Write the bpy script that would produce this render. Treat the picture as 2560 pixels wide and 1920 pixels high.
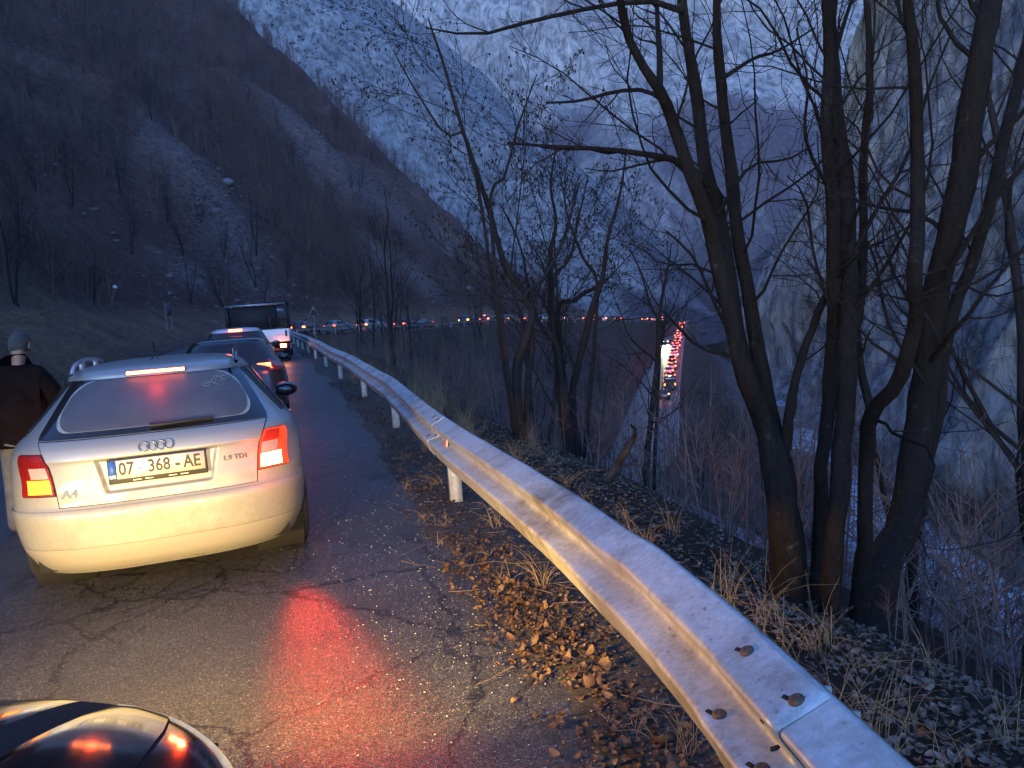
import bpy, bmesh, math, random
import numpy as np
from mathutils import Vector, Matrix

random.seed(7)
RNG = np.random.default_rng(7)
S = bpy.context.scene
for o in list(bpy.data.objects):
    bpy.data.objects.remove(o)
COL = S.collection
rad = math.radians

# ------------------------------------------------------------------ camera
PITCH, ROLL, EYE, FPX = rad(5.17), rad(-4.35), 1.545, 1923.0
_c, _s, _cr, _sr = math.cos(PITCH), math.sin(PITCH), math.cos(ROLL), math.sin(ROLL)
CF = np.array([0, _c, -_s]); _R0 = np.array([1.0, 0, 0]); _U0 = np.array([0, _s, _c])
CR = _cr * _R0 + _sr * _U0
CU = -_sr * _R0 + _cr * _U0
cam_data = bpy.data.cameras.new('camera')
cam_data.sensor_width = 36.0
cam_data.lens = FPX / 2560 * 36
cam_data.clip_start = 0.05
cam_data.clip_end = 6000
cam = bpy.data.objects.new('camera', cam_data)
M = Matrix.Identity(4)
for i in range(3):
    M[i][0], M[i][1], M[i][2] = CR[i], CU[i], -CF[i]
M[2][3] = EYE
cam.matrix_world = M
COL.objects.link(cam)
S.camera = cam

# ------------------------------------------------------------------ sky, dusk light, exposure
SUN_EL, SUN_ROT = rad(9.0), rad(200)
world = bpy.data.worlds.new('World')
S.world = world
world.use_nodes = True
wn = world.node_tree
bg = wn.nodes['Background']
sky = wn.nodes.new('ShaderNodeTexSky')
sky.sky_type = 'NISHITA'
sky.sun_disc = False
sky.sun_elevation = SUN_EL
sky.sun_rotation = SUN_ROT
sky.altitude = 700
sky.ozone_density = 3.0
tint = wn.nodes.new('ShaderNodeMixRGB')
tint.blend_type = 'MULTIPLY'
tint.inputs['Fac'].default_value = 1.0
tint.inputs['Color2'].default_value = (0.48, 0.72, 1.16, 1)      # white balance set for the headlights
wn.links.new(sky.outputs['Color'], tint.inputs['Color1'])
wn.links.new(tint.outputs['Color'], bg.inputs['Color'])
bg.inputs['Strength'].default_value = 0.12

sun_d = bpy.data.lights.new('sun', 'SUN')
sun_d.energy = 0.06
sun_d.angle = rad(20)
sun_d.color = (1.0, 0.9, 0.8)
sun = bpy.data.objects.new('sun', sun_d)
_sd = Vector((math.sin(SUN_ROT) * math.cos(SUN_EL), math.cos(SUN_ROT) * math.cos(SUN_EL), math.sin(SUN_EL)))
sun.rotation_euler = _sd.to_track_quat('Z', 'Y').to_euler()
COL.objects.link(sun)

S.view_settings.view_transform = 'Standard'
S.view_settings.look = 'None'
S.view_settings.gamma = 1
S.view_settings.use_curve_mapping = False
S.view_settings.exposure = 2.6
S.render.engine = 'CYCLES'
S.cycles.use_denoising = True
S.cycles.max_bounces = 6
S.cycles.diffuse_bounces = 2
S.cycles.glossy_bounces = 3
S.cycles.transmission_bounces = 4
S.cycles.volume_bounces = 0
S.cycles.sample_clamp_indirect = 4.0
S.cycles.caustics_reflective = False
S.cycles.caustics_refractive = False

# ------------------------------------------------------------------ helpers
def ray(px, py):
    return CF + CR * (px - 1280) / FPX - CU * (py - 960) / FPX

def aty(px, py, Y):
    """world point seen at a photo pixel, at Y metres ahead"""
    d = ray(px, py)
    return d * (Y / d[1]) + np.array([0, 0, EYE])

def tag(o, label=None, cat=None, group=None, kind=None):
    if label: o['label'] = label
    if cat: o['category'] = cat
    if group: o['group'] = group
    if kind: o['kind'] = kind
    return o

def link(o, parent=None):
    COL.objects.link(o)
    if parent is not None:
        o.parent = parent
    return o

def thing(name, label, cat, loc=(0, 0, 0), rotz=0.0, group=None):
    o = bpy.data.objects.new(name, None)
    o.empty_display_size = 0.2
    o.location = loc
    o.rotation_euler = (0, 0, rotz)
    link(o)
    return tag(o, label, cat, group)

def np_mesh(name, V, Q, mat=None, smooth=True):
    V = np.ascontiguousarray(V, dtype=np.float32); Q = np.ascontiguousarray(Q, dtype=np.int32)
    me = bpy.data.meshes.new(name)
    me.vertices.add(len(V)); me.vertices.foreach_set('co', V.ravel())
    me.loops.add(Q.size); me.loops.foreach_set('vertex_index', Q.ravel())
    me.polygons.add(len(Q)); me.polygons.foreach_set('loop_start', np.arange(0, Q.size, Q.shape[1], dtype=np.int32))
    me.update(calc_edges=True)
    me.validate()
    if smooth:
        me.polygons.foreach_set('use_smooth', np.ones(len(Q), dtype=bool))
    if mat: me.materials.append(mat)
    return me

def mobj(name, me, parent=None, loc=None):
    o = bpy.data.objects.new(name, me)
    if loc is not None: o.location = loc
    return link(o, parent)

def np_obj(name, V, Q, mat, parent=None, smooth=True):
    return mobj(name, np_mesh(name, V, Q, mat, smooth), parent)

def grid_faces(nr, nc, wrap=False):
    r = np.arange(nr - 1)[:, None]; c = np.arange(nc if wrap else nc - 1)[None, :]
    c2 = (c + 1) % nc
    return np.stack([r * nc + c, r * nc + c2, (r + 1) * nc + c2, (r + 1) * nc + c], -1).reshape(-1, 4)

def catmull(P, n):
    """smooth curve through points, n samples spread by arc length"""
    P = np.asarray(P, float)
    Q = np.vstack([2 * P[0] - P[1], P, 2 * P[-1] - P[-2]])
    out = []
    for i in range(len(P) - 1):
        p0, p1, p2, p3 = Q[i:i + 4]
        t = np.linspace(0, 1, 24, endpoint=False)[:, None]
        out.append(0.5 * (2 * p1 + (p2 - p0) * t + (2 * p0 - 5 * p1 + 4 * p2 - p3) * t ** 2 + (3 * p1 - p0 - 3 * p2 + p3) * t ** 3))
    C = np.vstack(out + [P[-1:]])
    L = np.r_[0, np.cumsum(np.linalg.norm(np.diff(C[:, :3], axis=0), axis=1))]
    u = np.linspace(0, L[-1], n)
    return np.stack([np.interp(u, L, C[:, k]) for k in range(C.shape[1])], 1)

def tube_arrays(P, Rr, k=5):
    """P (M,N,3), Rr (M,N) -> vertices, quads for M tubes"""
    M_, N, _ = P.shape
    T = np.gradient(P, axis=1)
    T /= np.linalg.norm(T, axis=2, keepdims=True) + 1e-9
    ref = np.where(np.abs(T[:, :1, 2:3]) > 0.8, np.array([1.0, 0.1, 0]), np.array([0.05, 0.1, 1.0]))
    ref = np.broadcast_to(ref, T.shape)
    A = np.cross(T, ref); A /= np.linalg.norm(A, axis=2, keepdims=True) + 1e-9
    B = np.cross(T, A)
    a = np.arange(k) * 2 * np.pi / k
    V = P[:, :, None, :] + Rr[:, :, None, None] * (A[:, :, None, :] * np.cos(a)[None, None, :, None] + B[:, :, None, :] * np.sin(a)[None, None, :, None])
    f = grid_faces(N, k, True)
    F = (f[None] + (np.arange(M_) * N * k)[:, None, None]).reshape(-1, 4)
    return V.reshape(-1, 3), F

def join(parts):
    Vs, Fs, o = [], [], 0
    for V, F in parts:
        Vs.append(V); Fs.append(F + o); o += len(V)
    return np.vstack(Vs), np.vstack(Fs)

def tube(P, r, k=6):
    P = np.asarray(P, float); r = np.broadcast_to(np.asarray(r, float), (len(P),))
    V, F = tube_arrays(P[None], r[None], k)
    n = len(P)
    # end caps as fans of quads
    c0, c1 = len(V), len(V) + 1
    V = np.vstack([V, P[:1], P[-1:]])
    i = np.arange(k); j = (i + 1) % k
    z = np.stack([j, i, np.full(k, c0), np.full(k, c0)], 1)
    y = np.stack([(n - 1) * k + i, (n - 1) * k + j, np.full(k, c1), np.full(k, c1)], 1)
    return V, np.vstack([F, z, y])

def fixq(me_V, F):
    return me_V, F

def box(cx, cy, cz, sx, sy, sz, rz=0.0):
    x = np.array([-1, 1, 1, -1, -1, 1, 1, -1]) * sx / 2
    y = np.array([-1, -1, 1, 1, -1, -1, 1, 1]) * sy / 2
    z = np.array([-1, -1, -1, -1, 1, 1, 1, 1]) * sz / 2
    c, s = math.cos(rz), math.sin(rz)
    V = np.stack([cx + x * c - y * s, cy + x * s + y * c, cz + z], 1)
    F = np.array([[0, 3, 2, 1], [4, 5, 6, 7], [0, 1, 5, 4], [1, 2, 6, 5], [2, 3, 7, 6], [3, 0, 4, 7]])
    return V, F

def bevel(o, w=0.01, seg=2):
    m = o.modifiers.new('bevel', 'BEVEL'); m.width = w; m.segments = seg; m.limit_method = 'ANGLE'
    return o

def from_bm(name, bm, mat, parent=None, smooth=False):
    me = bpy.data.meshes.new(name); bm.to_mesh(me); bm.free()
    if mat: me.materials.append(mat)
    if smooth:
        for p in me.polygons: p.use_smooth = True
    return mobj(name, me, parent)

def copy_tree(o, parent=None):
    c = o.copy(); COL.objects.link(c)
    c.parent = parent
    for ch in list(o.children):
        copy_tree(ch, c)
    return c

# value noise ------------------------------------------------------
_PERM = np.random.default_rng(3).random(1 << 16)
def _h(i, j, k):
    return _PERM[(i * 73856093 ^ j * 19349663 ^ k * 83492791) & 0xFFFF]
def noise3(x, y, z):
    xi, yi, zi = np.floor(x).astype(np.int64), np.floor(y).astype(np.int64), np.floor(z).astype(np.int64)
    f = [x - xi, y - yi, z - zi]
    u, v, w = [t * t * (3 - 2 * t) for t in f]
    r = 0
    for a in (0, 1):
        for b in (0, 1):
            for c in (0, 1):
                r = r + _h(xi + a, yi + b, zi + c) * (u if a else 1 - u) * (v if b else 1 - v) * (w if c else 1 - w)
    return r * 2 - 1
def fbm(x, y, z=0.0, octv=4, gain=0.5):
    x = np.asarray(x, float); y = np.asarray(y, float); z = np.broadcast_to(np.asarray(z, float), x.shape)
    r, a, f = 0, 1.0, 1.0
    for o in range(octv):
        r = r + a * noise3(x * f + 17.3 * o, y * f - 9.1 * o, z * f + 4.7 * o); a *= gain; f *= 2.03
    return r
def smooth(e0, e1, x):
    t = np.clip((x - e0) / (e1 - e0), 0, 1); return t * t * (3 - 2 * t)

# ------------------------------------------------------------------ materials
def newmat(name):
    m = bpy.data.materials.new(name); m.use_nodes = True
    return m, m.node_tree, m.node_tree.nodes['Principled BSDF']

def N(nt, kind, **kw):
    n = nt.nodes.new('ShaderNode' + kind)
    for k, v in kw.items():
        if k in n.inputs: n.inputs[k].default_value = v
        else: setattr(n, k, v)
    return n

def ramp(nt, src, stops):
    r = nt.nodes.new('ShaderNodeValToRGB')
    e = r.color_ramp.elements
    while len(e) < len(stops): e.new(0.5)
    for i, (p, c) in enumerate(stops):
        e[i].position = p
        e[i].color = c if len(c) == 4 else (*c, 1)
    nt.links.new(src, r.inputs['Fac'])
    return r.outputs['Color']

def mixc(nt, fac, a, b, mode='MIX'):
    n = nt.nodes.new('ShaderNodeMixRGB'); n.blend_type = mode
    for sock, v in ((n.inputs['Fac'], fac), (n.inputs['Color1'], a), (n.inputs['Color2'], b)):
        if isinstance(v, (int, float)): sock.default_value = v
        elif isinstance(v, tuple): sock.default_value = v if len(v) == 4 else (*v, 1)
        else: nt.links.new(v, sock)
    return n.outputs['Color']

def pmat(name, base, rough=0.6, metal=0.0, var=0.25, scale=6.0, bump=0.0, bscale=40.0, spec=0.5, coat=0.0, detail=5):
    m, nt, b = newmat(name)
    tc = N(nt, 'TexCoord')
    nz = N(nt, 'TexNoise', Scale=scale, Detail=detail, Roughness=0.65)
    nt.links.new(tc.outputs['Object'], nz.inputs['Vector'])
    lo = tuple(c * (1 - var) for c in base); hi = tuple(min(1, c * (1 + var)) for c in base)
    nt.links.new(ramp(nt, nz.outputs['Fac'], [(0.3, lo), (0.7, hi)]), b.inputs['Base Color'])
    b.inputs['Roughness'].default_value = rough
    b.inputs['Metallic'].default_value = metal
    b.inputs['Specular IOR Level'].default_value = spec
    if coat:
        b.inputs['Coat Weight'].default_value = coat; b.inputs['Coat Roughness'].default_value = 0.06
    if bump:
        nb = N(nt, 'TexNoise', Scale=bscale, Detail=6)
        nt.links.new(tc.outputs['Object'], nb.inputs['Vector'])
        bp = N(nt, 'Bump', Strength=bump, Distance=0.02)
        nt.links.new(nb.outputs['Fac'], bp.inputs['Height']); nt.links.new(bp.outputs['Normal'], b.inputs['Normal'])
    return m

def emat(name, color, strength, base=(0.3, 0.02, 0.01)):
    m, nt, b = newmat(name)
    tc = N(nt, 'TexCoord'); v = N(nt, 'TexVoronoi', Scale=45.0)
    nt.links.new(tc.outputs['Object'], v.inputs['Vector'])
    c = ramp(nt, v.outputs['Distance'], [(0.0, tuple(color)), (0.9, tuple(x * 0.6 for x in color))])
    b.inputs['Base Color'].default_value = (*base, 1)
    nt.links.new(c, b.inputs['Emission Color'])
    b.inputs['Emission Strength'].default_value = strength
    b.inputs['Roughness'].default_value = 0.25
    return m
# ------------------------------------------------------------------ where the two roads run
RAIL = catmull([(0.50, -14, 0), (0.60, -6, 0), (0.61, -1.5, 0), (0.60, 0.6, 0), (0.575, 1.21, 0), (0.52, 1.69, 0), (0.41, 2.34, 0), (0.31, 2.84, 0), (0.165, 3.35, 0), (-0.03, 4.06, 0), (-0.30, 5.04, 0), (-0.62, 6.14, 0.01),
                (-1.09, 8.09, 0.02), (-1.80, 10.78, 0.08), (-3.20, 15.42, 0.2), (-4.6, 19.8, 0.3), (-6.9, 27, 0.5), (-11.4, 41, 0.75),
                (-16.6, 57, 0.95), (-19.8, 68, 1.05), (-20.2, 75, 1.05), (-18.2, 82, 0.95), (-13.6, 90, 0.7), (-10.3, 97, 0.5),
                (-2.6, 115, 0.35), (4.2, 130, -0.2), (18.5, 159, -1.3), (45, 224, -3.8), (58, 262, -4.9), (76, 320, -6.0)], 560)
for _ in range(3):
    RAIL[1:-1] = .25 * RAIL[:-2] + .5 * RAIL[1:-1] + .25 * RAIL[2:]
LOW = catmull([(30, -14, -14.0), (26, 8, -14.0), (17, 30, -13.8)] +
              [tuple(aty(*q)) for q in ((1560, 1230, 60), (1610, 1130, 76), (1640, 1000, 112), (1666, 900, 165), (1686, 838, 230), (1700, 803, 268))] + [(80, 330, -6.5)], 420)
RIVER = catmull([(27, -10, -23.5), (29, 25, -23.5), (31, 45, -23.5), (33.5, 65, -23.3), (39, 100, -23), (49, 150, -22), (60, 200, -20), (72, 260, -17)], 160)

def along(C):
    T = np.gradient(C, axis=0); T[:, 2] = 0
    T /= np.linalg.norm(T, axis=1, keepdims=True)
    return T, np.stack([T[:, 1], -T[:, 0], 0 * T[:, 0]], 1)          # tangent, right-hand normal
RT, RN = along(RAIL)
LT, LN = along(LOW)
VT, VN = along(RIVER)

def nearest(C, T, Nn, x, y):
    d = np.empty(x.shape); z = np.empty(x.shape); si = np.empty(x.shape, int)
    for a in range(0, len(x), 20000):
        xs, ys = x[a:a + 20000, None], y[a:a + 20000, None]
        i = ((xs - C[None, :, 0]) ** 2 + (ys - C[None, :, 1]) ** 2).argmin(1)
        dx, dy = xs[:, 0] - C[i, 0], ys[:, 0] - C[i, 1]
        across = dx * Nn[i, 0] + dy * Nn[i, 1]
        al = dx * T[i, 0] + dy * T[i, 1]
        step = np.where((i == 0) | (i == len(C) - 1), al, 0)
        d[a:a + 20000] = np.where(step != 0, across, np.sign(across) * np.hypot(dx, dy) * 1.0)
        z[a:a + 20000] = C[i, 2]; si[a:a + 20000] = i
    return d, z, si

HX = [-400, -60, -40, -7, 19, 55, 75, 120]
HYc = [190, 176, 172, 162, 183, 250, 275, 300]
HZc = [300, 96, 74, 34, 16, 4, 1, -4]

def ground_z(x, y):
    x = np.atleast_1d(np.asarray(x, float)); y = np.atleast_1d(np.asarray(y, float))
    sh = x.shape; x = x.ravel(); y = y.ravel()
    d, zr, _ = nearest(RAIL, RT, RN, x, y)
    dl, zl, _ = nearest(LOW, LT, LN, x, y)
    e = -d - 6.7
    rough_ = fbm(x * 0.09, y * 0.09, 0, 4)
    fine = fbm(x * 0.6, y * 0.6, 3.0, 3)
    up = np.interp(e, [0, 0.5, 1.4, 3.5, 6, 9, 20, 400], [0.0, -0.12, 0.25, 1.6, 2.5, 4.6, 15.0, 15.0 + 380 * 1.12])
    left = zr + up + np.clip(e, 0, 30) / 30 * rough_ * 3.2 + np.clip(e, 0, 2) * 0.09 * fine
    cap = np.interp(x, HX, HZc) + rough_ * 2.0
    yc = np.interp(x, HX, HYc)
    left = np.minimum(left, cap - 0.9 * np.maximum(0, y - yc))
    left = np.where(e > 3, np.maximum(left, zr - 6), left)
    right = zr + np.interp(d, [0, 0.6, 1.2, 2.2, 3.0, 4.0, 6, 9, 30, 60], [-0.04, -0.08, -0.2, -0.48, -0.85, -1.55, -3.1, -5.4, -21, -40])
    right = right + np.clip(d, 0, 6) / 6 * (rough_ * 0.8 + fine * 0.12)
    low_side = zl - np.interp(dl, [3.4, 4.4, 8, 18, 60], [0.05, 0.25, 3.0, 10.0, 16.0]) + np.clip(dl - 5, 0, 6) / 6 * rough_ * 0.9
    rr = np.where(np.abs(dl) <= 3.9, zl - 0.06, np.where(dl < 0, np.maximum(right, zl - 0.1 + 0.03 * fine), np.where(y < 25, np.maximum(right, low_side), low_side)))
    rr = np.maximum(rr, -24.6 + 0.5 * rough_)
    z = np.where(d > 0, rr, np.where(e > 0, left, zr - 0.07))
    return z.reshape(sh)

def hit(px, py, tmin=1.5, tmax=330):
    d = ray(px, py); t = tmin * (tmax / tmin) ** np.linspace(0, 1, 1500)
    P = d[None] * t[:, None] + np.array([0, 0, EYE])
    below = P[:, 2] < ground_z(P[:, 0], P[:, 1])
    i = int(np.argmax(below)) if below.any() else len(t) - 1
    return P[i]

# ------------------------------------------------------------------ materials of the setting
def asphalt(name, near=True):
    m, nt, b = newmat(name)
    tc = N(nt, 'TexCoord')
    L = nt.links.new
    big = N(nt, 'TexNoise', Scale=0.55, Detail=4, Roughness=0.6); L(tc.outputs['Object'], big.inputs['Vector'])
    col = ramp(nt, big.outputs['Fac'], [(0.3, (0.042, 0.040, 0.040)), (0.7, (0.070, 0.067, 0.066))])
    b.inputs['Roughness'].default_value = 0.6
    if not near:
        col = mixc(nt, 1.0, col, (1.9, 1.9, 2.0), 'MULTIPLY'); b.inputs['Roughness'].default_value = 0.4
    if near:
        st = N(nt, 'TexVoronoi', Scale=170.0, Randomness=1.0); L(tc.outputs['Object'], st.inputs['Vector'])
        sp = N(nt, 'SeparateColor'); L(st.outputs['Color'], sp.inputs['Color'])
        stone = ramp(nt, sp.outputs['Red'], [(0.0, (0.25, 0.24, 0.24)), (0.55, (0.9, 0.9, 0.9)), (0.86, (1.6, 1.55, 1.5)), (0.975, (1.9, 1.85, 1.8)), (0.98, (4.0, 3.9, 3.8))])
        col = mixc(nt, 1.0, col, stone, 'MULTIPLY')
        # crack web, bent by noise, only in worn areas
        wob = N(nt, 'TexNoise', Scale=2.6, Detail=6, Roughness=0.7); L(tc.outputs['Object'], wob.inputs['Vector'])
        off = N(nt, 'VectorMath', operation='MULTIPLY_ADD'); L(wob.outputs['Color'], off.inputs[0]); off.inputs[1].default_value = (0.42, 0.42, 0); L(tc.outputs['Object'], off.inputs[2])
        cr1 = N(nt, 'TexVoronoi', feature='DISTANCE_TO_EDGE', Scale=2.2); L(off.outputs[0], cr1.inputs['Vector'])
        cr2 = N(nt, 'TexVoronoi', feature='DISTANCE_TO_EDGE', Scale=0.8); L(off.outputs[0], cr2.inputs['Vector'])
        area = N(nt, 'TexNoise', Scale=0.5, Detail=2); L(tc.outputs['Object'], area.inputs['Vector'])
        am = ramp(nt, area.outputs['Fac'], [(0.44, (1, 1, 1)), (0.58, (0, 0, 0))])
        l1 = ramp(nt, cr1.outputs['Distance'], [(0.0, (0, 0, 0)), (0.014, (0.12, 0.12, 0.12)), (0.026, (1, 1, 1))])
        l2 = ramp(nt, cr2.outputs['Distance'], [(0.0, (0, 0, 0)), (0.005, (0.1, 0.1, 0.1)), (0.011, (1, 1, 1))])
        l1 = mixc(nt, am, l1, (1, 1, 1))
        crack = mixc(nt, 1.0, l1, l2, 'MULTIPLY')
        col = mixc(nt, 1.0, col, mixc(nt, crack, (0.22, 0.22, 0.22), (1, 1, 1)), 'MULTIPLY')
        h = mixc(nt, 0.6, st.outputs['Distance'], crack, 'MULTIPLY')
        nf = N(nt, 'TexNoise', Scale=260.0, Detail=3); L(tc.outputs['Object'], nf.inputs['Vector'])
        hh = N(nt, 'Math', operation='MULTIPLY_ADD'); L(h, hh.inputs[0]); hh.inputs[1].default_value = 1.0; L(nf.outputs['Fac'], hh.inputs[2])
        bp = N(nt, 'Bump', Strength=0.55, Distance=0.006); L(hh.outputs[0], bp.inputs['Height']); L(bp.outputs['Normal'], b.inputs['Normal'])
        rg = ramp(nt, big.outputs['Fac'], [(0.35, (0.30, 0.30, 0.30)), (0.7, (0.44, 0.44, 0.44))]); L(rg, b.inputs['Roughness'])
        b.inputs['Specular IOR Level'].default_value = 0.6
    L(col, b.inputs['Base Color'])
    return m

def ground_mat():
    m, nt, b = newmat('hillside_soil'); L = nt.links.new
    tc = N(nt, 'TexCoord')
    n1 = N(nt, 'TexNoise', Scale=0.12, Detail=9, Roughness=0.7); L(tc.outputs['Object'], n1.inputs['Vector'])
    n2 = N(nt, 'TexNoise', Scale=1.1, Detail=11, Roughness=0.85); L(tc.outputs['Object'], n2.inputs['Vector'])
    soil = ramp(nt, n1.outputs['Fac'], [(0.3, (0.060, 0.030, 0.024)), (0.5, (0.105, 0.054, 0.042)), (0.72, (0.17, 0.092, 0.070))])
    soil = mixc(nt, 0.85, soil, ramp(nt, n2.outputs['Fac'], [(0.36, (0.22, 0.22, 0.23)), (0.64, (1.7, 1.6, 1.55))]), 'MULTIPLY')
    at = N(nt, 'Attribute', attribute_name='scree')
    sep = N(nt, 'SeparateColor'); L(at.outputs['Color'], sep.inputs['Color'])
    v = N(nt, 'TexVoronoi', Scale=1.7); L(tc.outputs['Object'], v.inputs['Vector'])
    rock = ramp(nt, v.outputs['Distance'], [(0.0, (0.38, 0.33, 0.31)), (0.7, (0.20, 0.165, 0.155))])
    mk = N(nt, 'Math', operation='MULTIPLY'); L(sep.outputs['Red'], mk.inputs[0]); L(ramp(nt, n2.outputs['Fac'], [(0.38, (0, 0, 0)), (0.56, (1, 1, 1))]), mk.inputs[1])
    col = mixc(nt, mk.outputs[0], soil, rock)
    n3 = N(nt, 'TexNoise', Scale=2.5, Detail=8, Roughness=0.8); L(tc.outputs['Object'], n3.inputs['Vector'])
    grass = ramp(nt, n3.outputs['Fac'], [(0.35, (0.085, 0.048, 0.028)), (0.65, (0.34, 0.205, 0.12))])
    col = mixc(nt, sep.outputs['Green'], col, grass)
    litter = ramp(nt, n3.outputs['Fac'], [(0.35, (0.045, 0.028, 0.019)), (0.7, (0.14, 0.085, 0.055))])
    col = mixc(nt, sep.outputs['Blue'], col, litter)
    L(col, b.inputs['Base Color']); b.inputs['Roughness'].default_value = 0.95; b.inputs['Specular IOR Level'].default_value = 0.15
    bp = N(nt, 'Bump', Strength=0.9, Distance=0.35); L(n2.outputs['Fac'], bp.inputs['Height']); L(bp.outputs['Normal'], b.inputs['Normal'])
    return m

def rock_mat(name, pale, dark, veg, scale, stretch=(1, 1, 1), ochre=True):
    m, nt, b = newmat(name); L = nt.links.new
    tc = N(nt, 'TexCoord'); mp = N(nt, 'Mapping'); mp.inputs['Scale'].default_value = stretch
    mp.inputs['Rotation'].default_value = (0.35, 0.0, 0.3)
    L(tc.outputs['Object'], mp.inputs['Vector'])
    n1 = N(nt, 'TexNoise', Scale=scale, Detail=11, Roughness=0.72, Distortion=0.4); L(mp.outputs['Vector'], n1.inputs['Vector'])
    n2 = N(nt, 'TexNoise', Scale=scale * 0.18, Detail=6, Roughness=0.6); L(tc.outputs['Object'], n2.inputs['Vector'])
    col = ramp(nt, n1.outputs['Fac'], [(0.38, dark), (0.48, tuple((a + c) / 2 for a, c in zip(dark, pale))), (0.57, pale), (0.70, tuple(min(1, c * 1.3) for c in pale))])
    col = mixc(nt, 0.75, col, ramp(nt, n2.outputs['Fac'], [(0.32, (0.55, 0.55, 0.56)), (0.66, (1.15, 1.15, 1.15))]), 'MULTIPLY')
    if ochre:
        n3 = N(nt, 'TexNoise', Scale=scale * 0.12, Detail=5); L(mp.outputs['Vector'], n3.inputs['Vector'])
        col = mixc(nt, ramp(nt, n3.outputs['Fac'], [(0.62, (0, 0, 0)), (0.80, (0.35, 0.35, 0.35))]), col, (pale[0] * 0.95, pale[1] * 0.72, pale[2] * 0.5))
    at = N(nt, 'Attribute', attribute_name='wood')
    sep = N(nt, 'SeparateColor'); L(at.outputs['Color'], sep.inputs['Color'])
    n4 = N(nt, 'TexNoise', Scale=scale * 1.8, Detail=11, Roughness=0.82); L(tc.outputs['Object'], n4.inputs['Vector'])
    vg = ramp(nt, n4.outputs['Fac'], [(0.38, tuple(c * 0.35 for c in veg)), (0.52, veg), (0.66, tuple(c * 2.0 for c in veg))])
    add = N(nt, 'Math', operation='ADD'); L(sep.outputs['Red'], add.inputs[0]); L(n4.outputs['Fac'], add.inputs[1])
    mk = ramp(nt, add.outputs[0], [(0.72, (0, 0, 0)), (0.98, (1, 1, 1))])
    col = mixc(nt, mk, col, vg)
    L(col, b.inputs['Base Color']); b.inputs['Roughness'].default_value = 0.95; b.inputs['Specular IOR Level'].default_value = 0.1
    bp = N(nt, 'Bump', Strength=1.0, Distance=0.9 / scale ** 0.7); L(n1.outputs['Fac'], bp.inputs['Height']); L(bp.outputs['Normal'], b.inputs['Normal'])
    return m

M_ASPH = asphalt('worn_asphalt')
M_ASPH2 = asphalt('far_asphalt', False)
M_SOIL = ground_mat()
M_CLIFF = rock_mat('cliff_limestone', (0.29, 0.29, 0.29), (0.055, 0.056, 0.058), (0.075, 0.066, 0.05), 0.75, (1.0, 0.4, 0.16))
M_FAR = rock_mat('pale_scree', (0.38, 0.38, 0.385), (0.11, 0.105, 0.11), (0.085, 0.072, 0.085), 0.42, (1, 1, 0.5), False)
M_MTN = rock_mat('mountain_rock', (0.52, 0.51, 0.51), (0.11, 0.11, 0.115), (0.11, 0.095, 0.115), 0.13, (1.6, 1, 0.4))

def set_attr(me, name, R, G=0, B=0):
    at = me.color_attributes.new(name, 'FLOAT_COLOR', 'POINT')
    n = len(me.vertices)
    c = np.zeros((n, 4), np.float32); c[:, 3] = 1
    c[:, 0] = R; c[:, 1] = G; c[:, 2] = B
    at.data.foreach_set('color', c.ravel())

# ------------------------------------------------------------------ the near hillside, the slope below the road, the valley floor
def spaced(pts):
    out = []
    for a, b, st in pts: out.append(np.arange(a, b, st))
    return np.r_[tuple(out)]
gx = spaced([(-300, -60, 5), (-60, -16, 1.6), (-16, -3, 0.6), (-3, 7, 0.22), (7, 26, 0.8), (26, 60, 1.8), (60, 130, 4)])
gy = spaced([(-16, 0, 1.6), (0, 12, 0.25), (12, 45, 0.7), (45, 130, 1.1), (130, 200, 1.8), (200, 330, 3.5)])
GX, GY = np.meshgrid(gx, gy)
GZ = ground_z(GX, GY)
ter = np_obj('hillside', np.stack([GX, GY, GZ], -1).reshape(-1, 3), grid_faces(len(gy), len(gx)), M_SOIL)
tag(ter, kind='structure')
def near_rail_attr(x, y):
    d, zr, _ = nearest(RAIL, RT, RN, x, y)
    e = -d - 6.7
    n = fbm(x * 0.35, y * 0.35, 2.0, 3)
    green = smooth(0.6, 1.6, e) * (1 - smooth(5.0, 9.0, e)) * np.clip(0.75 + n * 0.5, 0, 1)
    blue = smooth(-0.4, 0.1, d) * (1 - smooth(4.0, 9.0, d))
    dl, zl, _ = nearest(LOW, LT, LN, x, y)
    pale = smooth(9, 15, dl) * 0.9
    return d, green, blue, pale
_d, _g, _b, _p = near_rail_attr(GX.ravel(), GY.ravel())
scree = 0.12 * (fbm(GX.ravel() * 0.05, GY.ravel() * 0.05, 9.0, 3) > 0.25)
for px, py, r in ((515, 470, 3), (560, 530, 3.5), (580, 590, 4), (620, 700, 4), (700, 250, 5), (740, 320, 6), (800, 380, 7), (870, 440, 7), (960, 510, 7), (1040, 560, 6), (1120, 620, 6), (1180, 660, 6), (430, 380, 5), (930, 640, 5), (1050, 700, 4), (480, 700, 3)):
    p = hit(px, py)
    q = np.exp(-(((GX.ravel() - p[0]) ** 2 + (GY.ravel() - p[1]) ** 2) / (r * 0.9) ** 2))
    scree = np.maximum(scree, 0.60 * q)
set_attr(ter.data, 'scree', np.clip(np.maximum(scree, _p), 0, 1), _g, _b)

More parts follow.
